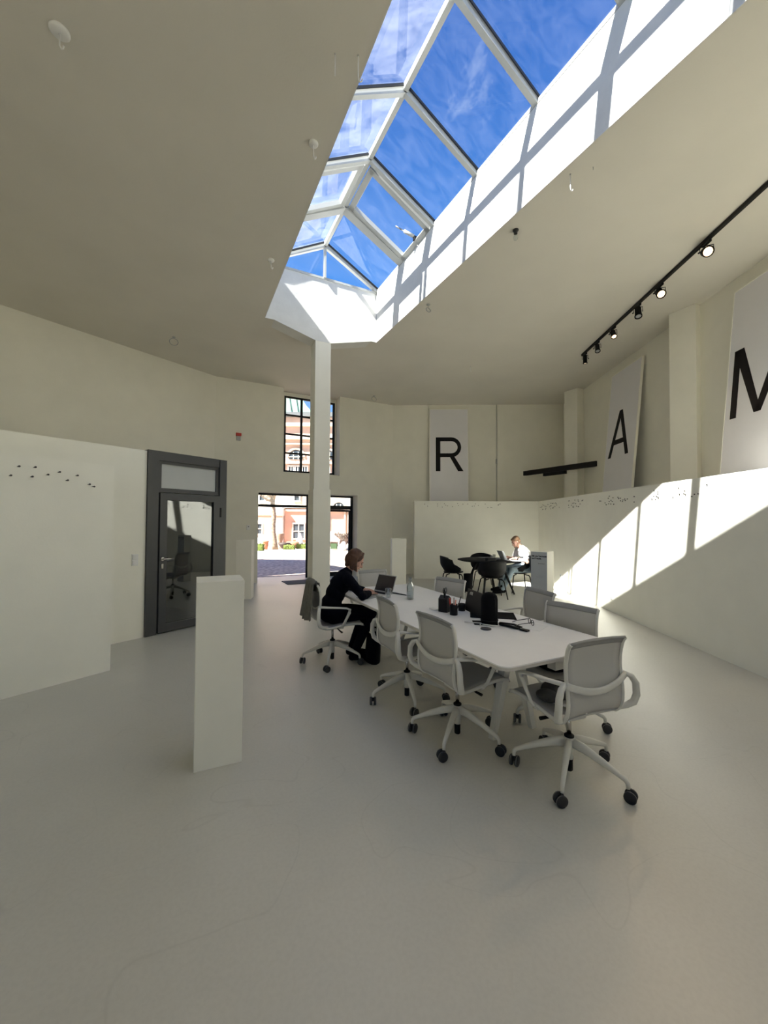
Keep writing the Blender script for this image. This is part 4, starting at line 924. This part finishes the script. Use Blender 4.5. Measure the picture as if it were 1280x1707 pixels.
# black laptop sleeve / stand with hand hole
st = empty('laptop_stand', (2.52, 2.92, T), R(-38), 'black upright stand with a hand hole standing on a black mat', 'stand')
MB().box((.04, 0, .004), (.40, .26, .007), bev=.002).build('mat', FELT, st)
hw_, hh = .125, .20
Mx_ = Matrix.Translation((-.13, .0, .008)) @ Matrix.Rotation(R(-64), 4, 'Z') @ Matrix.Rotation(R(78), 4, 'X')
pb = MB()
for bx in (((-.19, .19), (0, .155)), ((-.19, .19), (.185, .205)), ((-.19, -.155), (.155, .185)), ((-.075, .19), (.155, .185))):
    (xa, xb), (ya, yb) = bx; pb.prism([(xa, ya), (xb, ya), (xb, yb), (xa, yb)], -.004, .004, Mx_)
pb.build('upright_panel', BLK, st)
sb_ = empty('thermos_pouch', (2.315, 2.665, T), 0, 'tall round-topped black pouch standing on the long table', 'pouch')
MB().lathe([(.001, 0), (.068, 0), (.070, .02), (.069, .20), (.062, .232), (.045, .250), (.02, .258), (.001, .259)], n=28, cap=False).build('body', FELT, sb_)
MB().tube([Vector((.0705*math.cos(a), .0705*math.sin(a), .03)) for a in [2*math.pi*k/24 for k in range(24)]], .004, 6, closed=True).tube([(-.0, -.071, .03), (-.0, -.071, .20), (0, -.05, .25)], .003, 6).build('zip', BLKM, sb_)
o = MB().box((0, 0, .004), (.20, .13, .007), bev=.003).build('black_folder', FELT, loc=(2.30, 2.70, T-.0)); o.rotation_euler = (0, 0, R(-30)); tag(o, 'flat black folder under the round-topped pouch', 'folder'); o.location.z = T; sb_.location.z = T+.008
o = MB().lathe([(.001, 0), (.042, 0), (.043, .006), (.040, .009), (.001, .009)], n=28, cap=False).build('charging_puck', mat('dark_grey_plastic', (.05, .05, .055), .5), loc=(2.18, 2.55, T)); tag(o, 'round dark grey charging disc with a white cable', 'charger')
o = MB().tube([(2.20, 2.59, T+.006), (2.19, 2.64, T+.005), (2.24, 2.68, T+.012), (2.17, 2.74, T+.012), (2.16, 2.80, T+.005), (2.22, 2.72, T+.005), (2.27, 2.585, T+.012), (2.33, 2.57, T+.006), (2.37, 2.62, T+.018), (2.40, 2.57, T+.006), (2.42, 2.66, T+.010)], .0045, 8).build('white_cable', WHITEP); tag(o, 'white cable looped around the foot of the black pouch', 'cable')
sl = empty('stapler', (2.395, 2.50, T), R(12), 'long black stapler beside the glasses', 'stapler')
MB().box((0, .02, .010), (.036, .20, .014), bev=.004).sweep([(0, .10, .022), (0, -.03, .032), (0, -.10, .024)], [(.034, .014), (.03, .016), (.03, .012)], n=6).build('body', BLK, sl)
MB().box((0, -.04, .0305), (.022, .05, .006), bev=.002).build('steel_plate', CHROME, sl); MB().box((0, -.125, .008), (.04, .07, .013), bev=.003).build('foot', BLK, sl)
for k, (x, y, a, lab) in enumerate(((2.56, 2.50, 24, 'white sheet of paper under the glasses'), (2.50, 2.66, -8, 'white sheet of paper between the stapler and the black mat'))):
    o = MB().box((0, 0, .0008+.001*k), (.21, .297, .0012)).build('sheet_of_paper', PAPER, loc=(x, y, T)); o.rotation_euler = (0, 0, R(a)); tag(o, lab, 'paper')
gs = empty('eyeglasses', (2.62, 2.50, T+.003), R(-116), 'black-framed glasses lying open on a sheet of paper', 'glasses')
for s in (-1, 1):
    MB().tube([Vector((s*.034+.027*math.cos(a)*1.05, 0, .022+.021*math.sin(a))) for a in [2*math.pi*k/18 for k in range(18)]], .0028, 6, closed=True).build('rim', BLK, gs)
    MB().tube([(s*.064, 0, .03), (s*.066, -.01, .03), (s*.060, -.10, .018), (s*.055, -.14, .006)], .0028, 6).build('temple', BLK, gs)
MB().tube([(-.008, 0, .026), (0, .002, .030), (.008, 0, .026)], .0025, 6).build('bridge', BLK, gs)

# ================================================================== OUTSIDE
hd = Vector((math.sin(YAW), math.cos(YAW), 0)); hr = Vector((math.cos(YAW), -math.sin(YAW), 0))
def O_(u, d, z=0): return hr*u + hd*d + Vector((0, 0, z))
gz = lambda d: -.03 - max(0, d-12)*.035
def uz(px, py, d): return (px-640)/672.06*d, 1.6 + (866.5-py)/672.06*d       # size aids: metres at a distance
gm = MB()
yard = [Vector((-14, 11.40, -.03)), Vector((30, 11.40, -.03))]
g0, g1, g2 = 12, 20, 90
rows = []
for d in (0, 8, 20, 34, 60): rows.append([gm.bm.verts.new(Vector((x, 11.42+d, -.03-.034*d))) for x in (-45, -10, 5, 20, 60)])
for a, b in zip(rows, rows[1:]):
    for i in range(4): gm.bm.faces.new((a[i], a[i+1], b[i+1], b[i]))
MB().box((-3, -25.4, -.1), (60, 39.6, .14)).build('added_rear_ground', mat('pale_gravel', (.52, .48, .40), .95, noise=.1, nscale=3))  # unseen gravel put in to bounce daylight through the added rear window
bpy.data.objects['added_rear_ground']['kind'] = 'structure'; bpy.data.objects['added_rear_ground']['label'] = 'added pale gravel outside the added rear window, bouncing daylight in'; bpy.data.objects['added_rear_ground']['category'] = 'ground'
tag(gm.build('ground', COB, solid=0), 'sloping cobbled courtyard outside the door', 'courtyard', kind='structure')
gz = lambda p: -.03-.034*(p.y-11.42)
# neighbouring wing that shades the cobbles by the door
def prism_w(name, pts, z0, z1, m, parent=None): return MB().prism([(p.x, p.y) for p in pts], z0, z1).build(name, m, parent)
o = prism_w('building_wing', [Vector(p) for p in ((-1.2, 11.8, 0), (-1.5, 14, 0), (-1.6, 18.0, 0), (-3.5, 19.9, 0), (-9, 19.9, 0), (-9, 11.8, 0))], -.8, 6.9, PINK2); tag(o, 'pale side wing of the courtyard left of the door', 'building', kind='structure')
# facade 45 m away
FDp = 45.0
fb = empty('courtyard_building', O_(0, FDp), -YAW, 'large pink courtyard palace with arched windows and a green copper roof', 'building')
def fbx(px0, px1, py0, py1, proud, m, name, parent=None, th=.3):
    """wall piece by its left/right and top/bottom edges; proud = metres in front of the wall face"""
    (u0, z1), (u1, z0) = uz(px0, py0, FDp), uz(px1, py1, FDp)
    o = MB().box(((u0+u1)/2, -proud+th/2, (z0+z1)/2), (u1-u0, th, z1-z0)).build(name, m, parent or fb); return o
fbx(360, 680, 690, 930, 0, PINK2, 'upper_wall', th=6)
fbx(475, 548, 850, 925, .25, PINK, 'ground_floor_wall', th=.6)
fbx(405, 474, 858, 925, .9, WHT, 'white_portico', th=1.2); fbx(405, 475, 844, 858, 1.2, WHT, 'portico_cornice', th=1.6); fbx(406, 474, 857.5, 861.5, .95, PINK, 'portico_stripe', th=.3)
for (a, b_) in ((848, 851), (843, 845.5)): fbx(476, 620, a, b_, .5, CREAM, 'string_course', th=.8)
for (a, b_) in ((686, 693), (704, 709), (726, 731), (738, 740), (769, 772)): fbx(420, 640, a, b_, .45, CREAM if a > 690 else SLATE, 'cornice', th=.8)
fbx(420, 640, 816, 846, .05, CREAM, 'mezzanine_wall', th=.3)
def window(px0, px1, py0, py1, proud=.1, frame=CREAM, cols=2, rows_=2):
    (u0, z1), (u1, z0) = uz(px0, py0, FDp), uz(px1, py1, FDp); cx, cz = (u0+u1)/2, (z0+z1)/2; W_, H_ = u1-u0, z1-z0
    q = MB().box((cx, -proud, z1), (W_+.3, .25, .16)).box((cx, -proud, z0), (W_+.3, .25, .12)).box((u0-.06, -proud, cz), (.12, .22, H_)).box((u1+.06, -proud, cz), (.12, .22, H_))
    for k in range(1, cols): q.box((u0+W_*k/cols, -proud, cz), (.09, .16, H_))
    for k in range(1, rows_): q.box((cx, -proud, z0+H_*k/rows_), (W_, .16, .08))
    o = q.build('window', frame, fb); MB().box((cx, -proud+.04, cz), (W_, .06, H_)).build('pane', WPANE, o)
window(490.5, 508, 871, 897, .32); window(427, 441, 871, 889, .95)
for a in (433, 491, 520): window(a, a+8, 824, 834, .12, WHT, 1, 1)
for a in (481, 492.5, 504, 530, 541): window(a, a+7, 775.5, 786, .1, WHT, 2, 1)
def arch(pxc, py0, wpx, parent_name='arched_window', proud=.12, base=None):
    u, z = uz(pxc, py0, FDp); r = wpx/672.06*FDp/2; zb = z - (base or 10)/672.06*FDp; K = 14
    q = MB()
    pts = [Vector((u+r*1.25*math.cos(a), -proud, z-r+r*1.25*math.sin(a))) for a in [math.pi*k/K for k in range(K+1)]]
    q.sweep(pts, [(.2, .16)]*(K+1), up=Vector((0, 1, 0)), n=4, smooth=False)
    o = q.build('arched_window', CREAM, fb)
    poly = [(u+r*math.cos(a), z-r+r*math.sin(a)) for a in [math.pi*k/K for k in range(K+1)]] + [(u-r, zb), (u+r, zb)]
    MB().prism(poly, .02, .10, Matrix.Rotation(R(90), 4, 'X')).build('pane', WPANE, o)
    m_ = MB()
    for k in (-.36, .36): m_.box((u+r*k, -.14, (z+zb)/2-.1), (.09, .10, (z-zb)*.8))
    m_.box((u, -.14, z-r), (2*r, .10, .09)); m_.build('glazing_bar', WHT, o)
arch(492.5, 749, 22, base=15); arch(545, 749, 22, base=15); arch(564.5, 836, 18, base=11); arch(604, 836, 18, base=11)
for k in range(12): 
    a = 422+k*16.5; 
for px in (574, 580, 586): fbx(px, px+2.4, 848, 905, .3, CREAM, 'pilaster_strip', th=.4)
# green copper roof (mansard) with ribs
uL, zE = uz(405, 686, FDp); uR, _ = uz(520, 686, FDp); zT = uz(0, 620, FDp)[1]; uT = uz(500, 0, FDp)[0]
MB().prism([(uL, zE), (uR, zE), (uz(509, 0, FDp)[0], uz(0, 674, FDp)[1]), (uz(500, 0, FDp)[0], uz(0, 660, FDp)[1]), (uz(488, 0, FDp)[0], uz(0, 648, FDp)[1]), (uz(470, 0, FDp)[0], zT), (uL, zT)], -5.5, .2, Matrix.Rotation(R(90), 4, 'X')).build('copper_roof', COPPER, fb)
for px in (424, 436, 448, 460, 472, 484, 495): 
    u0_ = uz(px, 0, FDp)[0]; MB().bar((u0_, -.28, zE), (u0_-.5, -.28, uz(0, 642, FDp)[1]), .12, .1, up=Vector((0, 1, 0))).build('roof_rib', COPPER, fb)

# plane tree in the yard
def gp(u, d): p = O_(u, d); p.z = gz(p); return p
tp = gp((457-640)/672*33, 33)
tree = empty('plane_tree', tp, 0, 'bare mottled plane tree standing in the courtyard', 'tree')
MB().sweep([(.12, 0, -.05), (.05, 0, .6), (-.08, 0, 1.6), (-.02, 0, 2.8), (-.14, 0, 3.8), (-.06, 0, 4.6)], [.52, .44, .40, .38, .36, .34], n=12).build('trunk', BARK, tree)
rn = random.Random(5)
for k in range(11):
    a = rn.uniform(0, 6.28); s_ = V((math.cos(a), math.sin(a), 0)); p0 = V((-.08, 0, 3.9+rn.uniform(0, .7)))
    pts = [p0]; dd = s_*.8 + V((0, 0, rn.uniform(.1, .5)))
    for q in range(6): pts.append(pts[-1] + dd*.55 + V((rn.uniform(-.18, .18), rn.uniform(-.18, .18), rn.uniform(-.12, .25))))
    br = MB().sweep(pts, [.24, .20, .16, .13, .10, .07, .04], n=8).build('branch', BARK, tree)
    tw = MB()
    for q in range(7):
        b0 = pts[rn.randint(2, 6)]; tw.sweep([b0, b0 + V((rn.uniform(-.6, .6), rn.uniform(-.6, .6), rn.uniform(.0, .7)))], [.06, .02], n=5)
    tw.build('twigs', BARK, br)
# hedges: clipped leafy clumps
def hedge(px0, px1, d, h, lab, seed):
    rn = random.Random(seed); u0_, u1_ = (px0-640)/672*d, (px1-640)/672*d; c_ = gp((u0_+u1_)/2, d); L = u1_-u0_; q = MB()
    for k in range(int(1500*L*h)):
        x, y, z = rn.uniform(-L/2, L/2), rn.uniform(-.3, .3), rn.uniform(0, h)*(.8+.2*math.sin(x_ := rn.random()*6)); M = Matrix.Translation((x, y, z)) @ Euler((rn.random()*6, rn.random()*6, rn.random()*6)).to_matrix().to_4x4()
        vs = [q.bm.verts.new(M @ V(p)) for p in ((-.05, 0, 0), (0, .03, 0), (.05, 0, 0), (0, -.03, 0))]; q.bm.faces.new(vs)
    q.box((0, 0, h*.42), (L*.96, .5, h*.8)); o = q.build('box_hedge', LEAF, loc=c_); o.rotation_euler = (0, 0, -YAW); return tag(o, lab, 'hedge')
hedge(424, 440, 31, .62, 'small clipped green hedge at the left edge of the doorway', 1); hedge(474, 492, 33, .42, 'low green hedge right of the tree trunk', 2); hedge(495, 512, 34.5, .48, 'low green hedge near the middle door post', 3)
def pot(px, d, r, h, m, lab, prof_=None, cat='pot', name='terracotta_pot'):
    p = gp((px-640)/672*d, d); pr = prof_ or [(.6, 0), (.95, .55), (1, .85), (1.08, .86), (1.08, 1), (.9, 1), (.85, .8)]
    o = MB().lathe([(r*a, h*b) for a, b in pr], n=20, cap=True).build(name, m, loc=p); return tag(o, lab, cat)
pot(443.5, 33.5, .24, .72, TERRA, 'brown terracotta pot left of the tree trunk')
pot(467, 36, .42, 1.35, STONE, 'tall flared stone urn right of the tree trunk', [(.7, 0), (.7, .08), (.45, .15), (.5, .45), (.8, .7), (1, .95), (1, 1), (.8, 1)], name='stone_urn')
pot(474, 35, .55, .52, mat('dark_bronze', (.06, .045, .04), .6), 'wide dark bowl between the urn and the round pot', [(.35, 0), (.4, .1), (.8, .6), (1, 1), (.9, 1), (.7, .6)], name='planter_bowl')
pot(488, 36, .62, .60, TERRA, 'squat round terracotta pot right of the dark bowl', [(.7, 0), (1, .25), (1, .75), (.8, 1), (.7, 1)])
sp_ = gp((500-640)/672*37, 37); o = organic('stone_statue', WHT, None, [[(V((0, 0, 0)), .35), (V((0, 0, .5)), .32), (V((.05, 0, .95)), .2), (V((0, 0, 1.25)), .14)], [(V((-.3, 0, .35)), .18), (V((-.05, 0, .9)), .13)]], [], .04, 2); o.location = sp_; tag(o, 'pale stone figure on the ground below the pink wall window', 'statue')
pt_ = gp((434-640)/672*38, 38); gt = empty('garden_table', pt_, 0, 'pale garden table and bench at the left of the doorway', 'table')
MB().box((0, 0, .72), (1.3, .8, .06)).build('tabletop', WHT, gt)
for sx in (-1, 1):
    for sy in (-1, 1): MB().box((sx*.55, sy*.32, .35), (.08, .08, .7)).build('leg', WHT, gt)
# right of the column: covered stall, crates and a dark hedge
q = gp((559-640)/672*32, 32); tn = empty('white_awning', q, -YAW, 'white sloping awning stall seen through the right door leaf', 'awning')
MB().prism([(-.75, 1.5), (-.45, 1.45), (.35, .75), (.35, .65), (-.75, .65)], -.5, .5, Matrix.Rotation(R(90), 4, 'X')).build('canopy', WHT, tn)
for x in (-.72, .30): MB().box((x, 0, .33), (.06, .9, .66)).build('leg', WHT, tn)
MB().box((-.05, -.3, .3), (.5, .4, .42)).build('green_crate', mat('crate_green', (.05, .09, .04), .8), tn)
for k, (px, d, s_) in enumerate(((571, 30, .30), (579, 30.6, .22))):
    q = gp((px-640)/672*d, d); o = organic('white_sack', WHT, None, [[(V((0, 0, s_*.7)), s_), (V((.1, 0, s_*1.7)), s_*.6)]], [], .03, 2); o.location = q; tag(o, ('larger' if k == 0 else 'smaller') + ' white sack on the ground right of the awning', 'sack')
hq = gp((572-640)/672*40, 40); q = MB(); rn = random.Random(9)
for k in range(2200):
    M = Matrix.Translation((rn.uniform(-1.6, 1.6), rn.uniform(-.4, .4), rn.uniform(.1, 1.35)*(1-.15*rn.random()))) @ Euler((rn.random()*6, rn.random()*6, rn.random()*6)).to_matrix().to_4x4()
    vs = [q.bm.verts.new(M @ V(p)) for p in ((-.09, 0, 0), (0, .05, 0), (.09, 0, 0), (0, -.05, 0))]; q.bm.faces.new(vs)
q.box((0, 0, .5), (3.0, .7, 1.0)); o = q.build('brown_hedge', mat('brown_leaf', (.10, .06, .045), .8, noise=.4, nscale=8), loc=hq); o.rotation_euler = (0, 0, -YAW); tag(o, 'brown leafless hedge against the pink wall behind the awning', 'hedge')
